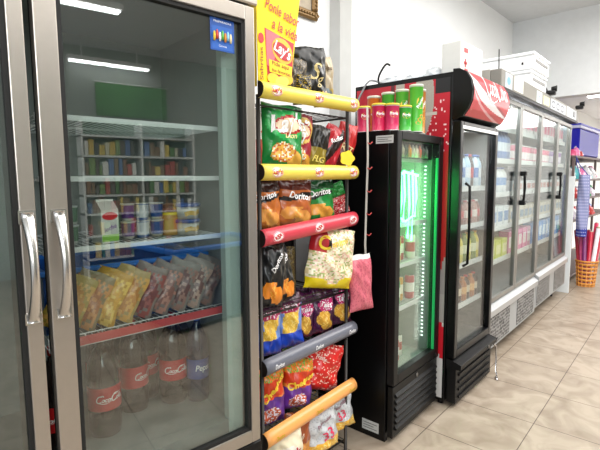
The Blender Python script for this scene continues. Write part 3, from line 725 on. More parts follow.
# small item shelf at the top and printed strip
mb = MB().box(-.06, -.05, .05, W3 - .06, 1.605, 1.70, '#15201b')
for i, c in enumerate(('#3c4640', '#b9b49c', '#5c6a5c', '#d89a4a', '#cfc8b8', '#e2d8c0', '#c85a3a', '#4a564a', '#6d786c')):
    y = .075 + i * .043; mb.rev([(.013, 0), (.013, .045), (.005, .06), (.005, .07)], (-.035, y, 1.612), 8, col=c)
mb.build('lit_topper', PAINT, t)
S3 = [.44, .72, .98, 1.22, 1.60]
for z in S3[1:]:
    mb = MB()
    for x in (-.5, -.3, -.1): mb.tube([(x, .038, z), (x, W3 - .038, z)], .004)
    for i in range(19): mb.tube([(-.52, .045 + i * .0283, z + .003), (-.09, .045 + i * .0283, z + .003)], .0018, 4)
    mb.box(-.092, -.086, .04, W3 - .04, z - .012, z + .014)
    mb.build('wire_shelf', WIRE, t)
# beaded LED strips
LED = mat('white_led', '#f2fff6', .4, emit=1.8)
for (x, y) in ((-.10, W3 - .045),):
    mb = MB()
    for k in range(46): mb.box(x - .006, x + .006, y + .003, y + .007, .46 + k * .0245, .469 + k * .0245)
    mb.build('led_strip', LED, t)
GN = mat('green_glow_emitter', (.06, 1, .22), .4, emit=13)
M3 = Matrix.Translation(L3) @ Matrix.Rotation(R3, 4, 'Z')
def W3p(x, y, z): return tuple(M3 @ Vector((x, y, z)))
o = thing('green_glow_tubes', 'added bright green tubes making the glow behind the small cooler glass', 'sign', W3p(-.075, .25, 1.24), R3)  # glowing tubes added to produce the green glow inside
mb = MB()
for (y, za, zb) in ((-.13, .05, .26), (-.07, -.02, .27), (-.03, .0, .30), (.03, -.10, .28), (.08, -.12, .30), (.12, .02, .27)):
    mb.tube([(0, y, za), (.003, y + .012, (za + zb) / 2), (0, y, zb)], .0065, 8)
mb.tube([(0, -.15, .25), (0, -.02, .29), (0, .15, .27)], .008, 8); mb.tube([(0, -.14, .06), (0, 0, .0), (0, .1, .03)], .006, 8)
mb.build('glow_tube', GN, o)
mb = MB()
for y in (-.13, .12): mb.tube([(-.005, y, .26), (-.005, y, .352)], .0015, 4)
mb.build('hanging_wire', DWIRE, o)
gl = bpy.data.lights.new('green_glow', 'POINT'); gl.energy = 4.5; gl.color = (.05, 1, .2); gl.shadow_soft_size = .08
go = bpy.data.objects.new('green_glow', gl); COL.objects.link(go); go.location = W3p(-.2, .28, 1.40)
wl = bpy.data.lights.new('cooler_light', 'AREA'); wl.shape = 'RECTANGLE'; wl.size = .04; wl.size_y = 1.1; wl.energy = .5; wl.color = (.85, 1, .88)
wo = bpy.data.objects.new('cooler_light', wl); COL.objects.link(wo); wo.location = W3p(-.11, W3 - .06, .98); wo.rotation_euler = (R(-90), 0, R3)
# its contents
def can(name, loc, args, r=.033, h=.12, c='#2c9a48', c2='#e8ecec', rz=0):
    o = thing(name, args[0], args[1], loc, rz, args[2])
    MB().rev([(r * .85, 0), (r, .008), (r, h * .3), (r, h * .7), (r, h * .92), (r * .85, h)], n=16, cols=[c, c, c2, c, c]).build('can_body', PLAST, o)
    MB().rev([(r * .84, h + .0005), (r * .84, h + .003)], n=14).build('can_top', CHROME, o); return o
cols3 = [('#b02a2a', '#e6e0d8'), ('#d8d8c8', '#b03a2a'), ('#2c9a48', '#e8f0e0'), ('#d89a2c', '#eee6d0')]
for si, (z, nm) in enumerate(((.724, 'second'), (.984, 'middle'), (.367, 'bottom'))):
    for i in range(5):
        c, c2 = cols3[(i + si) % 4]
        if si == 2 and i in (1, 4): continue
        can('drink_can', W3p(-.15 - .03 * (i % 2), .09 + i * .095, z + .003), ('small drink can, %s from left, %s shelf of the green-lit cooler' % (['first', 'second', 'third', 'fourth', 'fifth'][i], nm), 'can', 'drink cans on the %s shelf of the green-lit cooler' % nm), .031, .15 if si < 2 else .13, c, c2)
for i in range(3):
    o = thing('juice_bottle', ['left', 'middle', 'right'][i] + ' one of three pale yellow bottles behind the added green tubes', 'bottle', W3p(-.2, .09 + .1 * i, 1.224), R3, 'pale bottles behind the neon sign')
    MB().rev([(.03, 0), (.034, .02), (.034, .2), (.03, .24), (.014, .28), (.014, .30)], n=16, col='#d8d890').build('bottle_body', PLAST, o)
    MB().rev([(.016, .30), (.016, .325)], n=14, col='#e8c850').build('cap', PLAST, o)

# chip cans standing on the small cooler
def pringle(x, y, h, body, lab, rim='#e8e2cf', face=True, rz=-40, r=.0375, wave=None):
    o = thing('chip_can', lab, 'can', (x, y, H3 + .001), R(rz), 'crisp cans on top of the small black cooler')
    MB().rev([(r * 1.03, 0), (r * 1.03, .006), (r, .007), (r, h * .3), (r, h - .012), (r * 1.03, h - .011), (r * 1.03, h - .006)], n=24, cols=['#c9c9c6', body, wave or body, body, '#c9c9c6', '#c9c9c6']).build('can_body', PLAST, o)
    MB().rev([(r * 1.06, h - .008), (r * 1.06, h), (r * .98, h + .002)], n=24, col=rim).build('lid', PLAST, o)
    mb = MB(); N = 20
    fn = lambda a, b, q=1.02: (r * q * math.cos(a / r), r * q * math.sin(a / r), b)
    s = h / .25
    mb.add([fn(.024 * math.cos(2 * PI * k / N), h * .62 + .032 * s * math.sin(2 * PI * k / N), 1.01) for k in range(N)], [tuple(range(N))], '#e6c34a')
    text_on(mb, 'Pringles', lambda a, b: fn(a, b, 1.035), .017, '#ffffff', .1, R(0 if h < .2 else 60), .03, 0, h * .62, width=.046 if h < .2 else .07)
    if h > .2:
        for k in range(3):
            mb.add([fn(.012 * (k - 1) + .017 * math.cos(2 * PI * j / 12), h * (.2 + .07 * k) + .011 * math.sin(2 * PI * j / 12), 1.012 + .004 * k) for j in range(12)], [tuple(range(12))], '#e0a544')
    mb.build('print', PAINT, o); return o
pringle(-1.525, 2.15, .145, '#d2305c', 'short pink crisp can at the left end of the row', '#e8d44a')
pringle(-1.425, 2.15, .150, '#d02a56', 'short pink crisp can, second from the left in the front row', '#ecd63c')
pringle(-1.355, 2.175, .145, '#cf3060', 'short pink crisp can touching the short green can', '#ecd63c')
pringle(-1.325, 2.255, .140, '#3fae3a', 'short green crisp can between the pink cans and the tall green can', '#ecd63c')
pringle(-1.305, 2.345, .262, '#55b43a', 'tallest light green crisp can at the front right of the group', '#d8e4d0', rz=-20)
pringle(-1.345, 2.45, .255, '#c97f3a', 'tall orange crisp can partly behind the tallest green can', '#e2dccb', rz=-20)
pringle(-1.56, 2.30, .225, '#d9702a', 'tall orange crisp can at the left of the back row', '#e6e0d2')
pringle(-1.48, 2.33, .240, '#4aa83a', 'tall dark green crisp can in the middle of the back row', '#dfe4cf')
pringle(-1.405, 2.36, .250, '#5ab53f', 'tall green crisp can just behind the tallest one', '#dfe4cf')

# ------------------------------------------------------------------ 4. tall black and red cola cooler
L4 = (-1.195, 2.70, 0); R4 = R(1.7)
t = thing('display_cooler', 'tall black and red cola cooler with curved red header and glass door', 'refrigerator', L4, R4)
W4, D4, H4 = .67, .78, 2.14
mb = MB()
mb.box(-D4, -.06, 0, .03, .03, H4).box(-D4, -.06, W4 - .03, W4, .03, H4).box(-D4, -D4 + .03, .03, W4 - .03, .03, H4)
mb.box(-D4, -.06, .03, W4 - .03, H4 - .3, H4).box(-D4, -.06, .03, W4 - .03, .03, .36)
mb.build('body', BLACK, t, bevel=.004)
MB().box(-D4 + .03, -D4 + .04, .03, W4 - .03, .36, 1.84).box(-D4 + .04, -.07, .03, .036, .36, 1.84).box(-D4 + .04, -.07, W4 - .036, W4 - .03, .36, 1.84).box(-D4 + .03, -.07, .03, W4 - .03, .36, .37).build('liner', LINERG, t)
# printed side panel
mb = MB(); x0, x1 = -D4 + .015, -.075
def side_col(u, z):
    if z > 1.66:
        k = (z - 1.66) / (2.11 - 1.66)
        if k > .80 and .86 < u: return '#17181a'
        if abs(z - 1.90) < .012 and .58 < u < .88: return '#bcb6ac'
        c = .60 + .12 * math.sin((k + .1) * 2.2) + .02
        if abs(u - c - .05 * k) < .085 - .03 * (1 - k): return '#8f8a80' if (int(u * 150) + int(z * 200)) % 2 else '#b5aea2'
        if abs(u - .50) < .035 + .01 * k: return '#a39c90' if (int(u * 150) + int(z * 200)) % 2 else '#b9b2a6'
        if abs(u - .42) < .02: return '#5a1a22'
        if u > .74 + .06 * math.sin(k * 3) and speck(int(u * 75), int(z * 100)) < .04: return '#e8c8c8'
        return '#b3182a'
    if z > 1.0: return '#a82522'
    w_ = .93 - (1.0 - z) * .35
    if z > .75: return '#8f8a86' if u > w_ + .06 else '#a82522'
    if .33 < z < .56: return '#c01828' if abs((z - .33) / .23 - (1 - (u - .8) * 3)) < .5 else '#b8b6b2'
    return '#9c9892' if z > .4 else '#c9c7c4'
for (nx, nz, z0, z1) in ((60, 60, .05, 1.66), (150, 90, 1.66, H4 - .03)):
    vs = [(x0 + (x1 - x0) * i / nx, -.002, z0 + (z1 - z0) * j / nz) for j in range(nz + 1) for i in range(nx + 1)]
    fs = []; cs = []
    for j in range(nz):
        for i in range(nx):
            fs.append((j * (nx + 1) + i, j * (nx + 1) + i + 1, (j + 1) * (nx + 1) + i + 1, (j + 1) * (nx + 1) + i)); cs.append(side_col((i + .5) / nx, z0 + (z1 - z0) * (j + .5) / nz))
    mb.add(vs, fs, cols=cs)
mb.build('side_graphic', PAINT, t)
# header
prof = [(-.06, 2.155), (-.02, 2.152), (.02, 2.13), (.05, 2.08), (.065, 2.02), (.06, 1.96), (.04, 1.91), (.01, 1.87), (-.03, 1.85), (-.06, 1.85)]
MB().prism(prof, -.004, W4 + .004, 'Y').build('header_shell', BLACK, t)
hp = [Vector(p) for p in prof[1:8]]
def hpt(s):
    s = max(0, min(.9999, s)) * (len(hp) - 1); i = int(s); return hp[i].lerp(hp[i + 1], s - i)
mb = MB(); n1, n2 = 130, 56; vs = []; fs = []; cs = []
y0h, y1h = .012, W4 - .002
for j in range(n2 + 1):
    p = hpt(j / n2)
    for i in range(n1 + 1): vs.append((p[0] + .004, y0h + (y1h - y0h) * i / n1, p[1] + .001))
def head_col(u, s):
    c = .12 + .72 * u ** .55
    if 0 < s - c < .24 * (1 - u) + .03: return '#dedada'
    if .30 < s - c + .12 * u < .35: return '#d9a0a4'
    if 0 < c - s < .05: return '#98141f'
    return '#c3202c'
for j in range(n2):
    for i in range(n1):
        fs.append((j * (n1 + 1) + i, (j + 1) * (n1 + 1) + i, (j + 1) * (n1 + 1) + i + 1, j * (n1 + 1) + i + 1)); cs.append(head_col((i + .5) / n1, (j + .5) / n2))
mb.add(vs, fs, smooth=True, cols=cs); hd = mb.build('header_sign', mat('_x') if False else painted('sign_face', .3), t)
def hf(a, b):
    p = hpt(.34 - b / .20 + .1 * a); return (p[0] + .008, .42 + a, p[1] + .001)
mb = MB(); script_logo(mb, hf, .40, '#ffffff', .75); mb.build('lettering', PAINT, hd)
mb = MB(); fz0, fz1 = .335, 1.84
mb.box(-.055, 0, 0, .045, fz0, fz1).box(-.055, 0, W4 - .045, W4, fz0, fz1).box(-.055, 0, .045, W4 - .045, fz0, fz0 + .05).box(-.055, 0, .045, W4 - .045, fz1 - .04, fz1)
d = mb.build('door', BLACK, t, bevel=.004)
MB().box(-.03, -.022, .045, W4 - .045, fz0 + .05, fz1 - .04).build('glass_pane', GLASSM, d)
MB().box(.0005, .004, .02, W4 - .02, 1.795, 1.815).build('top_trim', STEEL2, d)
mb = MB().tube([(.004, .085, .93), (.032, .085, .95), (.036, .085, 1.2), (.032, .085, 1.44), (.004, .085, 1.46)], .009, 8); mb.build('handle', BLACKP, d)
mb = MB().prism([(-.05, .33), (.045, .30), (.045, .27), (-.05, .27)], .0, W4, 'Y'); mb.build('apron', BLACKP, t, bevel=.003)
mb = MB().box(-.05, .012, .01, W4 - .01, .03, .268); mb.build('kick_panel', BLACKP, t, bevel=.004)
for k in range(4): MB().box(.013, .022, .05, W4 - .05, .06 + k * .05, .075 + k * .05).build('louvre', BLACKP, t)
MB().rev([(.012, 0), (.010, .006)], (.046, .5, .285), 12, 'X').build('lock', DARKSTEEL, t)
MB().tube([(.047, W4 - .075, .275), (.055, W4 - .03, .25), (.058, W4 - .02, .05), (.085, W4 - .06, .006), (.058, W4 - .02, .01), (.058, W4 + .01, .006)], .006, 6).build('leg_bracket', CHROME, t)
for (x, y) in ((-.1, .04), (-.1, W4 - .04), (-D4 + .06, .04), (-D4 + .06, W4 - .04)): MB().rev([(.02, 0), (.014, .03)], (x, y, 0), 12).build('foot', BLACKP, t)
S4 = [.62, .90, 1.16, 1.42]
for z in S4:
    mb = MB()
    for x in (-.66, -.4, -.08): mb.tube([(x, .038, z), (x, W4 - .038, z)], .004)
    for i in range(21): mb.tube([(-.68, .045 + i * .029, z + .003), (-.07, .045 + i * .029, z + .003)], .0018, 4)
    mb.box(-.072, -.066, .04, W4 - .04, z - .018, z + .018); mb.build('wire_shelf', WIRE, t)
l = bpy.data.lights.new('cola_fill', 'AREA'); l.shape = 'RECTANGLE'; l.size = .06; l.size_y = .5; l.energy = 1.5; l.color = (.9, .96, 1)  # added light without a fitting, lifts the dark bottle shelves
lo = bpy.data.objects.new('cola_fill', l); COL.objects.link(lo); lo.location = (L4[0] - .09, L4[1] + .33, 1.82); lo.rotation_euler = (0, R(-15), R4)
M4 = Matrix.Translation(L4) @ Matrix.Rotation(R4, 4, 'Z')
def W4p(x, y, z): return tuple(M4 @ Vector((x, y, z)))
def make_small_bottle(label, group, liquid, lab_c, cap, h=.22, r=.031, name='drink_bottle'):
    o = thing(name, label, 'bottle', (0, 0, 0), 0, group)
    MB().rev([(r * .8, 0), (r, .008), (r, h * .3), (r, h * .6), (r, h * .66), (r * .8, h * .78), (.012, h * .9), (.012, h * .93)], n=14, cols=[liquid, liquid, lab_c, liquid, liquid, liquid, liquid]).build('bottle_body', PLAST, o)
    MB().rev([(.014, h * .93), (.014, h)], n=12, col=cap).build('cap', PLAST, o); return o
ORD4 = ['first', 'second', 'third', 'fourth', 'fifth', 'sixth', 'seventh', 'eighth']
rowdef = [(1.423, 'top', [('#cfe0ee', '#2f6ec0', '#2f6ec0'), ('#b9d4ea', '#e8eef4', '#2a5db0'), ('#3b1410', '#c8202c', '#c8202c')], .23),
          (1.163, 'second', [('#b8867a', '#e9ded6', '#c8202c'), ('#8c4a3c', '#c8202c', '#e8e8e8')], .17),
          (.903, 'third', [('#6d8a3a', '#d8e0c0', '#3a8a3a'), ('#e8d858', '#f0e8a8', '#e8a838')], .2),
          (.623, 'fourth', [('#b8703a', '#e8b070', '#d88030'), ('#4a2a20', '#d8c8b0', '#c8202c')], .17)]
for (z, nm, variants, h) in rowdef:
    for vi, (lc, lb, cp) in enumerate(variants):
        cn = {'#cfe0ee': 'clear water bottle with blue label', '#b9d4ea': 'pale blue water bottle with white label', '#3b1410': 'dark cola bottle with red label', '#b8867a': 'pinkish drink bottle with white label',
              '#8c4a3c': 'brown drink bottle with red label', '#6d8a3a': 'green drink bottle with pale label', '#e8d858': 'yellow drink bottle', '#b8703a': 'orange-brown drink bottle', '#4a2a20': 'dark brown bottle with cream label'}[lc]
        lab = '%s on the %s shelf of the cola cooler' % (cn, nm)
        p0 = make_small_bottle(lab, lab, lc, lb, cp, h)
        idx = [i for i in range(8) if i % len(variants) == vi]
        for k, i in enumerate(idx):
            loc = W4p(-.108 - .008 * (i % 2), .075 + i * .074, z + .003)
            l2 = '%s, %s from left, %s shelf of the cola cooler' % (cn, ORD4[i], nm)
            if k == 0: p0.location = loc; p0['label'] = l2
            else: dup(p0, loc, 0, l2)

# stuff on top of it: white first-aid box, cable, plastic bags
o = thing('first_aid_box', 'white box with red markings standing on the cola cooler', 'box', (-1.385, 2.80, H4 + .003), 0)
MB().box(0, .13, 0, .34, 0, .205, bev=.006).build('case', mat('first_aid_white', '#d6d6d2', .4), o)
mb = MB().box(.1305, .133, .045, .095, .14, .165, '#c8282c').box(.1305, .133, .06, .072, .05, .10, '#c8282c').box(.1305, .133, .045, .087, .068, .082, '#c8282c').box(.1305, .133, .055, .10, .03, .04, '#c8282c')
mb.build('red_marks', PAINT, o)
def smooth(p, n=6):
    p = [Vector(q) for q in p]; o = []
    for i in range(len(p) - 1):
        a, b, c, d = p[max(i - 1, 0)], p[i], p[i + 1], p[min(i + 2, len(p) - 1)]
        for k in range(n):
            t_ = k / n; o.append(.5 * ((2 * b) + (c - a) * t_ + (2 * a - 5 * b + 4 * c - d) * t_ ** 2 + (3 * b - a - 3 * c + d) * t_ ** 3))
    return o + [p[-1]]
tag(MB().tube(smooth([(-1.83, 2.76, 2.146), (-1.826, 2.745, 2.19), (-1.80, 2.74, 2.235), (-1.76, 2.74, 2.275), (-1.73, 2.74, 2.262)]), .007, 8).build('power_cable', BLACKP), 'black cable curling up from the left end of the cola cooler top', 'cable')
tag(MB().tube(smooth([(-1.86, 2.60, 1.4), (-1.90, 2.62, 1.75), (-1.93, 2.64, 2.0), (-1.90, 2.66, 2.10), (-1.87, 2.68, 2.16), (-1.85, 2.72, 2.175), (-1.80, 2.80, 2.15)]), .007, 6).build('grey_cable', mat('grey_cable', '#8c8e90', .5)), 'thin grey cable curving down left of the cola cooler', 'cable')
def crumple(name, label, loc, size, m, seed, group=None, cat='bag'):
    random.seed(seed); mb = MB(); n = 18; q = 10; vs = []; fs = []
    for j in range(q + 1):
        th = PI / 2 * j / q
        for i in range(n):
            a = 2 * PI * i / n; rr = 1 + .22 * math.sin(5 * a + 3 * j + seed) * math.sin(1.7 * j) + random.uniform(-.09, .09)
            vs.append((size[0] * math.cos(th) * math.cos(a) * rr, size[1] * math.cos(th) * math.sin(a) * rr, size[2] * math.sin(th) * (1 + random.uniform(-.1, .1)) if j else 0))
    for j in range(q):
        for i in range(n): fs.append((j * n + i, j * n + (i + 1) % n, (j + 1) * n + (i + 1) % n, (j + 1) * n + i))
    mb.add(vs, fs, smooth=True); mb.add([vs[i] for i in range(n)], [tuple(reversed(range(n)))])
    o = mb.build(name, m); o.location = loc; tag(o, label, cat, group); return o
PB = mat('thin_plastic', '#dfe4e8', .25, noise=.1, scale=20, coat=.3)
crumple('plastic_bag', 'crumpled white plastic bag on the left part of the cola cooler top', (-1.77, 2.86, H4 + .003), (.12, .09, .07), PB, 1)
crumple('plastic_bag', 'crumpled white plastic bag on the cola cooler top, in the middle', (-1.60, 2.87, H4 + .003), (.10, .10, .06), PB, 2)
crumple('plastic_bag', 'small crumpled white plastic bag just left of the first-aid box', (-1.47, 2.88, H4 + .003), (.07, .08, .085), PB, 3)

# ------------------------------------------------------------------ 5. long stainless cooler with four glass doors
L5 = (-1.285, 3.46, 0); R5 = R(2.4)
M5 = Matrix.Translation(L5) @ Matrix.Rotation(R5, 4, 'Z')
def W5p(x, y, z): return tuple(M5 @ Vector((x, y, z)))
W5, D5, H5 = 2.88, .76, 2.29
t = thing('display_cooler', 'long stainless steel cooler with four glass doors along the far wall', 'refrigerator', L5, R5)
mb = MB()
mb.box(-D5, -.04, 0, .04, .12, H5).box(-D5, -.04, W5 - .04, W5, .12, H5).box(-D5, -D5 + .04, .04, W5 - .04, .12, H5)
mb.box(-D5, -.04, .04, W5 - .04, H5 - .16, H5).box(-D5, -.04, .04, W5 - .04, .12, .50)
mb.build('body', mat('grey_cabinet', '#a8a49c', .45, .3), t, bevel=.004)
LIN5 = mat('steel_liner', '#6f797f', .4)
MB().box(-D5 + .04, -D5 + .05, .04, W5 - .04, .5, H5 - .16).box(-D5 + .04, -.05, .04, .048, .5, H5 - .16).box(-D5 + .04, -.05, W5 - .048, W5 - .04, .5, H5 - .16).box(-D5 + .04, -.05, .04, W5 - .04, .5, .508).build('liner', LIN5, t)
# header band
MB().box(-.04, .045, -.0, W5 + .02, H5 - .135, H5 - .005, bev=.006).build('header', mat('header_steel', '#86837c', .5, .2), t)
MB().box(-.03, .05, 0, W5 + .02, H5 - .155, H5 - .137).build('header_lip', BLACKP, t)
mb = MB()
def hs(y0, y1, z0, z1, c): mb.box(.0455, .047, y0, y1, z0, z1, c)
hz = H5 - .128
hs(.08, .25, hz, hz + .11, '#b8c0c6'); hs(.30, .55, hz + .01, hz + .115, '#ddd9cc'); hs(.55, .95, hz, hz + .115, '#77736a'); hs(.98, 1.16, hz, hz + .10, '#cfdcdc')
hs(1.22, 1.45, hz + .01, hz + .09, '#c8c49a'); hs(1.5, 2.2, hz, hz + .10, '#a8adb4'); hs(2.25, 2.80, hz, hz + .11, '#c4c7cc'); hs(2.58, 2.72, hz + .025, hz + .085, '#4a4c58')
f5 = lambda a, b: (.0478, a, b)
mb.add([(.0475, .165 + .045 * math.cos(a * PI / 8), hz + .055 + .03 * math.sin(a * PI / 8)) for a in range(16)], [tuple(range(16))], '#6aa0c8')
text_on(mb, 'M', f5, .05, '#2f5fb4', cx=1.07, cy=hz + .05); 
for i in range(3):
    ribbon(mb, arc(1.62 + .2 * i, hz + .05, .07, .03, 20, 330, 10, 0), .014, lambda a, b: (.0478, a, b), '#40424c')
text_on(mb, 'O', f5, .035, '#e8e8ec', cx=2.65, cy=hz + .055)
mb.build('header_stickers', PAINT, t)
DW = (W5 - .04) / 4
for k in range(4):
    y0 = .02 + k * DW + .004; y1 = y0 + DW - .008; fz0 = .50 + (.02 if k > 1 else 0); fz1 = H5 - .17; S = .038
    mb = MB().box(-.035, 0, y0, y0 + S, fz0, fz1).box(-.035, 0, y1 - S, y1, fz0, fz1).box(-.035, 0, y0 + S, y1 - S, fz0, fz0 + S).box(-.035, 0, y0 + S, y1 - S, fz1 - S, fz1)
    d = mb.build('door', mat('door_aluminium', '#8c8b87', .38, .65), t, bevel=.003)
    MB().box(-.02, -.014, y0 + S, y1 - S, fz0 + S, fz1 - S).build('glass_pane', GLASSM, d)
    hy = y0 + .03 if k % 2 else y1 - .03
    if k in (1, 3):
        hy = y0 + .02
        hm = MB().tube([(.002, hy, 1.28), (.035, hy, 1.29), (.04, hy, 1.4), (.035, hy, 1.52), (.002, hy, 1.53)], .012, 8)
        hm.box(-.0, .05, hy - .02, hy + .03, 1.505, 1.545, bev=.006).box(-.0, .05, hy - .02, hy + .03, 1.25, 1.29, bev=.006)
        hm.build('handle', BLACKP, d)
# lower steel drawers and grills
GR = bpy.data.materials.new('perforated_grill'); GR.use_nodes = True; nt = GR.node_tree; b = nt.nodes['Principled BSDF']
tc = nt.nodes.new('ShaderNodeTexCoord'); v = nt.nodes.new('ShaderNodeTexVoronoi'); v.inputs['Scale'].default_value = 34; nt.links.new(tc.outputs['Object'], v.inputs[0])
v.inputs['Randomness'].default_value = .35
cr = nt.nodes.new('ShaderNodeValToRGB'); cr.color_ramp.elements[0].position = .40; cr.color_ramp.elements[0].color = (.012, .012, .014, 1); cr.color_ramp.elements[1].position = .56; cr.color_ramp.elements[1].color = (.3, .3, .3, 1)
nt.links.new(v.outputs['Distance'], cr.inputs[0]); nt.links.new(cr.outputs[0], b.inputs['Base Color']); b.inputs['Roughness'].default_value = .5
for k, (a0, a1, zo) in enumerate(((.0, 1.44, 0), (1.46, W5, .03))):
    MB().prism([(-.03, .495 + zo), (.03, .455 + zo), (.03, .405 + zo), (-.03, .405 + zo)], a0, a1, 'Y').build('ledge', mat('ledge_steel', '#b4b6b8', .35, .5), t, bevel=.002)
    MB().box(-.03, .008, a0, a1, .125 + zo, .40 + zo, bev=.004).build('lower_panel', mat('white_panel', '#a8abad', .4, .2), t)
    g = (a1 - a0)
    for (u0, u1) in ((.02, .40), (.56, .95)):
        MB().box(.009, .013, a0 + g * u0, a0 + g * u1, .15 + zo, .385 + zo).build('grill', GR, t)
mb = MB()
for y in (.15, 1.4, 1.7, 2.75):
    for x in (-.12, -.66): mb.rev([(.025, 0), (.02, .12)], (x, y, 0), 10)
mb.build('feet', BLACKP, t)
S5 = [.80, 1.08, 1.36, 1.64, 1.90]
for z in S5:
    for k in range(2):
        a0 = .06 + k * 1.4; a1 = a0 + 1.36
        mb = MB().box(-.62, -.07, a0, a1, z - .012, z); mb.box(-.07, -.062, a0, a1, z - .03, z + .012); mb.build('shelf_board', WIRE, t)
for k, (y, e) in enumerate(((.8, 5), (2.3, 5))):
    l = bpy.data.lights.new('cooler_fill', 'AREA'); l.shape = 'RECTANGLE'; l.size = .08; l.size_y = 1.3; l.energy = e; l.color = (.93, .97, 1)  # added area lights so the goods behind the doors show
    lo = bpy.data.objects.new('cooler_fill', l); COL.objects.link(lo); lo.location = W5p(-.10, y, H5 - .18); lo.rotation_euler = (0, R(-22), R5)
# contents
ORD = ['first', 'second', 'third', 'fourth', 'fifth', 'sixth', 'seventh', 'eighth', 'ninth', 'tenth']
CNT = {}
def fillrow(proto, ys, z, x=-.125, jit=.0):
    base = proto['label']
    for k, y in enumerate(ys):
        loc = W5p(x, y, z + .001); dr = min(3, int((y - .02) / DW)); key = (base, dr); n = CNT.get(key, 0); CNT[key] = n + 1
        lab = '%s, %s from left behind %s door of long cooler' % (base, ORD[n], ORD[dr])
        if k == 0: proto.location = loc; proto.rotation_euler = (0, 0, R5); proto['label'] = lab
        else: dup(proto, loc, R5, lab)
def rng(a, b, s): 
    o = []; 
    while a < b: o.append(a); a += s
    return o
def proto_box(name, label, cat, dims, c, c2, group=None):
    o = thing(name, label, cat, (0, 0, 0), 0, group or label + 's in the long cooler')
    dx, dy, dz = dims
    MB().box(-dx / 2, dx / 2, -dy / 2, dy / 2, 0, dz, c, bev=.004).build('pack_body', PLAST, o)
    MB().box(dx / 2, dx / 2 + .0015, -dy * .4, dy * .4, dz * .25, dz * .75, c2).build('pack_label', PLAST, o); return o
def proto_pot(name, label, cat, r, h, c, c2, c3='#e8e8e8'):
    o = thing(name, label, cat, (0, 0, 0), 0, label + 's in the long cooler')
    MB().rev([(r * .8, 0), (r * .85, h * .15), (r * .93, h * .6), (r, h * .93)], n=14, cols=[c, c2, c]).build('pot_body', PLAST, o)
    MB().rev([(r * 1.05, h * .93), (r * 1.05, h)], n=14, col=c3).build('lid', PLAST, o); return o
p = 'on the %s shelf of the long steel cooler'
wb = make_small_bottle('blue water bottle', 'blue water bottles in the long cooler', '#5d86c4', '#dfe8f2', '#3a66b8', .25, .036)
fillrow(wb, rng(.12, .74, .088), 1.64)
wb2 = make_small_bottle('milky white bottle', 'milky bottles in the long cooler', '#dfe3e6', '#6f9ad0', '#2f5fb4', .22, .038)
fillrow(wb2, rng(.12, .74, .09), 1.36)
fillrow(proto_box('food_pack', 'white and blue cheese pack', 'food pack', (.12, .14, .17), '#d4dade', '#3f7ab8'), rng(.14, .74, .16), 1.08)
fillrow(proto_box('food_pack', 'bright yellow-green pack', 'food pack', (.1, .14, .16), '#c8d23a', '#e8e8a0'), rng(.14, .74, .17), .80)
fillrow(proto_box('cream_carton', 'white and pink carton', 'carton', (.09, .11, .19), '#dcd8da', '#d0487a'), rng(.84, 2.80, .135), 1.90)
fillrow(proto_pot('yogurt_pot', 'pink yogurt pot', 'pot', .046, .15, '#d85a80', '#f0e4e8'), rng(.84, 2.2, .10), 1.64)
fillrow(proto_pot('yogurt_pot', 'purple yogurt pot', 'pot', .046, .15, '#8a5aa8', '#e4dcec'), rng(2.25, 2.80, .10), 1.64)
fillrow(proto_box('cheese_block', 'flat white cheese block', 'food pack', (.12, .14, .10), '#c4c8cc', '#b05a4a'), rng(.84, 2.80, .155), 1.36)
fillrow(proto_box('butter_box', 'cream butter box', 'food pack', (.10, .13, .14), '#bfb8a4', '#5a7a9a'), rng(.84, 2.80, .15), 1.08)
fillrow(proto_box('milk_pack', 'bright blue milk pack', 'carton', (.09, .12, .22), '#4a92dc', '#d8ecfa'), rng(1.62, 2.80, .145), .80)
fillrow(proto_box('milk_pack', 'pink and white milk pack', 'carton', (.09, .12, .20), '#e070a8', '#f6e8f0'), rng(.84, 1.5, .15), .80)

# foam boxes on top of the long cooler
for k, (z, dz, lab) in enumerate(((H5 + .003, .155, 'white foam box on the long cooler, lower of the two stacked'), (H5 + .162, .15, 'white foam box on the long cooler, upper of the two stacked'))):
    o = thing('foam_box', lab, 'box', (-1.79 - .02 * (1 - k), 4.40 + .01 * (1 - k), z), R(1.5), 'white foam boxes on the long cooler')
    FO = mat('white_foam', '#f2f4f6', .7)
    MB().box(0, .48, 0, .52, 0, dz - .03, bev=.008).build('box_body', FO, o)
    MB().box(-.01, .49, -.01, .53, dz - .028, dz, bev=.008).build('lid', FO, o)
    MB().box(.481, .484, .05, .46, dz * .45, dz * .62).build('handle_slot', mat('grey_slot', '#8b8a88', .6), o)
    MB().box(.38, .395, -.004, -.001, dz * .3, dz * .45).build('latch', BLACKP, o)
t = thing('antenna', 'thin dark aerial rod standing on the near end of the long cooler', 'antenna', (-1.50, 4.10, H5 + .002))
MB().tube([(0, 0, .0), (.004, 0, .15), (0, 0, .30)], .005, 6).build('rod', BLACKP, t); MB().box(-.03, .03, -.03, .03, 0, .06, bev=.008).build('base', WHITE, t)
for k, (y, lab) in enumerate(((4.95, 'small black spotlight clipped on the long cooler header, nearer one'), (6.22, 'small black spotlight clipped on the long cooler header, farther one'))):
    o = thing('spotlight', lab, 'light', (-1.30 - .02 * k, y, H5 + .001), R(10), 'small spotlights on the long cooler')
    MB().box(-.04, .04, -.06, .06, 0, .035, bev=.008).build('base', BLACKP, o); MB().rev([(.02, 0), (.03, .05)], (0, 0, .055), 12, 'X').build('lamp_head', BLACKP, o)
    if k == 0: MB().tube([(-.03, .0, .03), (-.05, .1, .08), (-.05, .2, .02)], .006).build('wire', BLACKP, o)

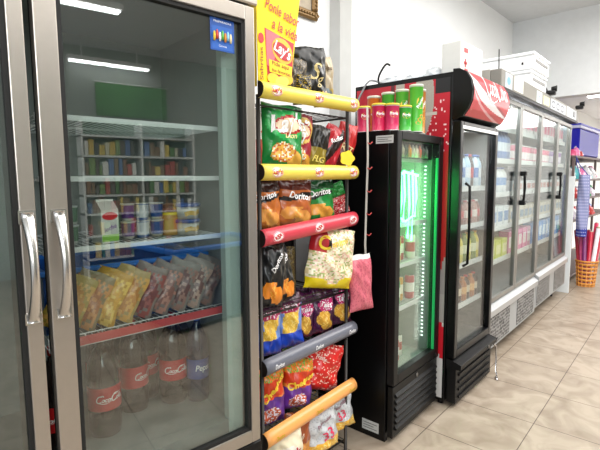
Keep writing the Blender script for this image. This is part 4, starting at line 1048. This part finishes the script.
# white board and blue polka-dot bag beside the end of the cooler
tag(MB().box(-1.75, -1.385, 6.50, 6.53, 0, 1.5, bev=.003).build('white_board', mat('white_board', '#dfe4e6', .5)), 'tall white board standing at the far end of the long cooler', 'board')
t = thing('hanging_cloth', 'lavender-blue spotted cloth bag hanging by the far shelves', 'bag', (-1.36, 6.90, 0))
mb = MB(); nx, nz = 22, 60; vs = []; fs = []; cs = []
for side in (1, -1):
    b0_ = len(vs)
    for j in range(nz + 1):
        for i in range(nx + 1):
            a = 2 * i / nx - 1; b = j / nz
            vs.append((a * (.062 + .012 * math.sin(3 * b)), -side * .045 * (1 - abs(a) ** 2.5) * (1 + .2 * math.sin(9 * b + 3 * a)), .70 + .82 * b))
    for j in range(nz):
        for i in range(nx):
            fs.append((b0_ + j * (nx + 1) + i, b0_ + j * (nx + 1) + i + 1, b0_ + (j + 1) * (nx + 1) + i + 1, b0_ + (j + 1) * (nx + 1) + i))
            cs.append('#d4d8f2' if (i % 3 == 1 and j % 3 == 1) else ('#2f3a9a' if j < 8 else '#8d92bd'))
mb.add(vs, fs, smooth=True, cols=cs); mb.build('cloth', painted('cloth_print', .8), t)
MB().tube([(-.05, 0, 1.50), (-.11, .06, 1.66), (-.126, .075, 1.765), (-.08, .05, 1.66), (.05, 0, 1.50)], .006).build('strap', mat('blue_strap', '#39439c', .7), t)

# ------------------------------------------------------------------ 6. far shelving, storage box, basket
t = thing('shelving_unit', 'dark shelving with household goods beyond the long cooler', 'shelf', (-1.5, 6.98, 0))
DS = mat('dark_shelf_metal', '#6a5a58', .5)
MB().box(-.62, -.60, 0, 2.8, 0, 1.76).build('back_panel', mat('dark_back', '#2c2428', .7), t)
for y in (0, 1.38, 2.77): MB().box(-.60, -.57, y, y + .03, 0, 1.75).box(-.03, 0, y, y + .03, 0, 1.75).build('upright', DS, t)
FS = [.12, .90, 1.19, 1.46, 1.78]
for z in FS: MB().box(-.6, .01, 0, 2.8, z - .03, z, bev=.004).build('shelf_board', DS, t)
o = thing('storage_box', 'large royal blue storage box with a white lid rim on the top shelf', 'box', (-1.85, 7.22, 1.783))
MB().box(0, .34, 0, 1.3, 0, .38, bev=.02).build('box_body', mat('royal_blue', '#1714a4', .35), o)
MB().box(-.01, .35, -.01, 1.31, .38, .42, bev=.008).build('lid', mat('lilac_lid', '#cfd2f2', .4), o)
MB().box(-.012, .352, -.012, 1.312, .422, .445, bev=.004).build('lid_rim', mat('royal_blue2', '#2a30c0', .35), o)
BR = ['#d8487a', '#e8e4ea', '#e87ab0', '#4ab0b8', '#e6e6f0', '#c83a3a', '#3aa05a', '#d8d0e0', '#e8a8c8', '#7a3a9a', '#f0f0f4', '#4a7ac8']
CN = {'#d8487a': 'deep pink', '#e8e4ea': 'off-white', '#e87ab0': 'light pink', '#4ab0b8': 'turquoise', '#e6e6f0': 'pearl white', '#c83a3a': 'red', '#3aa05a': 'green', '#d8d0e0': 'pale lilac', '#e8a8c8': 'rose', '#7a3a9a': 'purple', '#f0f0f4': 'snow white', '#4a7ac8': 'mid blue'}
def shiny(c): return mat('goods_' + c[1:], c, .3, noise=.25, scale=30, coat=.3)
for i in range(5):
    c = BR[[0, 2, 1, 5, 8][i]]
    crumple('party_bow', '%s gift bow in front of the blue storage box on the top shelf' % CN[c], (-1.55 + .02 * (i % 2), 7.05 + .085 * i * 1.1, 1.782), (.05, .05, .08 + .03 * (i % 3)), shiny(c), 20 + i, 'gift bows on the far top shelf', 'bow')
names = {.90: 'third', 1.19: 'lower middle', 1.46: 'upper middle', .12: 'bottom'}
sn = 0
for z, nm, pal, hh in ((1.462, 'second', ['#e6e6f0', '#4ab0b8', '#e8e4ea', '#e87ab0', '#f0f0f4'], .11), (1.192, 'third', ['#3aa05a', '#c83a3a', '#d8d0e0', '#3aa05a', '#e8a8c8'], .09), (.902, 'fourth', ['#7a3a9a', '#e8e4ea', '#c83a3a', '#4a7ac8', '#d8487a'], .09)):
    for i in range(9):
        c = pal[i % 5]; sn += 1
        crumple('goods_pack', '%s wrapped pack, %s from the near end, %s shelf of the far shelving' % (CN[c], ['first', 'second', 'third', 'fourth', 'fifth', 'sixth', 'seventh', 'eighth', 'ninth'][i], nm), (-1.60 + .03 * (i % 2), 7.10 + .17 * i, z), (.09, .085, hh + .04 + .02 * (i % 3)), shiny(c), 40 + sn, '%s packs on the %s far shelf' % (CN[c], nm), 'pack')
# woven basket of wrapping paper
t = thing('basket', 'orange plastic basket on the floor holding wrapping paper rolls', 'basket', (-1.315, 7.12, 0))
OR = mat('orange_plastic', '#d8903c', .45, noise=.12)
mb = MB(); mb.rev([(.10, 0), (.105, .012), (.10, .014)], n=28)
for k in range(6):
    z = .02 + k * .054; r = .104 + .026 * z / .33
    mb.rev([(r - .004, z), (r + .002, z), (r + .004, z + .034), (r - .003, z + .034), (r - .004, z)], n=28, cap=False)
for k in range(14):
    a = 2 * PI * k / 14; mb.tube([(.104 * math.cos(a), .104 * math.sin(a), 0), (.130 * math.cos(a), .130 * math.sin(a), .34)], .006, 5)
mb.build('basket_body', OR, t)
MB().rev([(.128, .335), (.142, .34), (.142, .36), (.130, .362), (.128, .335)], n=28, cap=False).build('rim', OR, t)
rc = [('#b8203a', 'crimson'), ('#2a8a4a', 'green'), ('#d0365a', 'rose red'), ('#8c1c3c', 'wine red'), ('#c83a7a', 'magenta'), ('#3a9a7a', 'sea green'), ('#a8283a', 'brick red'), ('#d85a8a', 'light pink'), ('#7a2a6a', 'plum'), ('#c0203c', 'scarlet'), ('#e8e0e4', 'silver white')]
for i, (c, cn) in enumerate(rc):
    a = 2 * PI * i / len(rc); rr = .062 if i % 2 else .078
    bx, by = rr * .75 * math.cos(a), rr * .75 * math.sin(a); tx, ty = rr * 1.9 * math.cos(a), rr * 1.9 * math.sin(a)
    o = thing('paper_roll', '%s roll of wrapping paper standing in the orange basket' % cn, 'paper roll', (-1.315 + bx, 7.12 + by, .02), 0, 'wrapping paper rolls in the basket')
    top = Vector((tx - bx, ty - by, .74 + .05 * (i % 3)))
    MB().tube([(0, 0, 0), tuple(top)], .025, 10).build('paper', shiny(c), o)
    MB().tube([tuple(top * 1.001), tuple(top * 1.012)], .017, 8).build('core', mat('card_core', '#b8a890', .8), o)

# ------------------------------------------------------------------ 7. picture frame on the wall
t = thing('picture_frame', 'ornate gilt wooden picture frame on the wall above the snack rack', 'picture', (XW, 2.20, 2.62))
GI = mat('gilt_wood', '#8a6a3c', .4, .3, noise=.3, scale=60)
mb = MB()
for (ya, yb, za, zb) in ((0, .36, 0, .06), (0, .36, .44, .50), (0, .06, .06, .44), (.30, .36, .06, .44)): mb.box(.004, .035, ya, yb, za, zb, bev=.012)
for k in range(13): mb.rev([(.0, .035), (.012, .038), (.006, .046)], (0, .015 + k * .0275, .03), 8, 'X'); 
for k in range(18): mb.rev([(.0, .035), (.012, .038), (.006, .046)], (0, .33, .02 + k * .027), 8, 'X')
mb.build('frame', GI, t); MB().box(.004, .012, .06, .30, .06, .44).build('picture', mat('old_print', '#b8ab96', .6, noise=.3, scale=18), t)

# ------------------------------------------------------------------ 8. across the aisle (seen only as reflections in the glass doors)
t = thing('grocery_shelving', 'tall grocery shelving across the aisle, mirrored in the steel cooler glass', 'shelf', (4.55, 1.62, 0))
MB().box(.32, .34, 0, 1.75, 0, 2.4).build('back_panel', mat('green_backboard', '#6f8a76', .7), t)
GS = [.3, .65, .98, 1.26, 1.55, 1.85, 2.15]
for z in GS: MB().box(-.02, .32, 0, 1.75, z - .03, z).build('shelf_board', mat('shelf_white', '#dcdedb', .5), t)
for y in (0, .86, 1.72): MB().box(-.01, .32, y, y + .03, 0, 2.35).build('upright', WHITE, t)
random.seed(5); mb = MB(); pal = ['#d8b84a', '#e0dcc0', '#8c5a3a', '#5c8a4a', '#c04a40', '#f0eee6', '#5a78b0', '#8a6a48', '#e8cc5a', '#7a9a4a', '#5a4840', '#3c3a3a']
for z in GS[:-1]:
    y = .05
    while y < 1.62:
        wd = random.uniform(.035, .09); h = random.uniform(.12, .23)
        if abs(y + .03 - .86) > .07: mb.box(.02, .2, 1 * y, y + wd, z + .001, z + h * 1.15, random.choice(pal), bev=.006)
        y += wd + .008
o = mb.build('grocery_stock', PLAST); o.location = (4.55, 1.62, 0); tag(o, 'mixed jars and packets crowding the grocery shelving across the aisle', 'groceries', kind='stuff')
t = thing('hanging_banner', 'blurred green banner high above the mirrored grocery shelving', 'banner', (XR - .03, 2.0, 2.52))
MB().box(0, .02, 0, 1.15, 0, .52).build('sheet', mat('green_banner', '#5f9a5c', .7, noise=.35, scale=3), t)
MB().rev([(.012, -.02), (.012, 1.17)], (.01, 0, .53), 10, 'Y').build('rod', WHITE, t)
t = thing('chest_freezer', 'blue-rimmed chest freezer across the aisle, mirrored in the steel cooler glass', 'freezer', (1.35, 1.75, 0), R(-12))
MB().box(0, .75, 0, 1.3, .04, .78, bev=.02).build('freezer_body', mat('freezer_navy', '#13264a', .4), t)
MB().box(-.02, .04, -.02, 1.32, .78, .83, bev=.01).box(.71, .77, -.02, 1.32, .78, .83, bev=.01).box(.04, .71, -.02, .04, .78, .83, bev=.01).box(.04, .71, 1.26, 1.32, .78, .83, bev=.01).build('rim', mat('freezer_rim', '#2f74d0', .3), t)
MB().box(.04, .71, .04, 1.26, .785, .80).build('glass_lid', mat('freezer_glass', '#3a4448', .1), t)
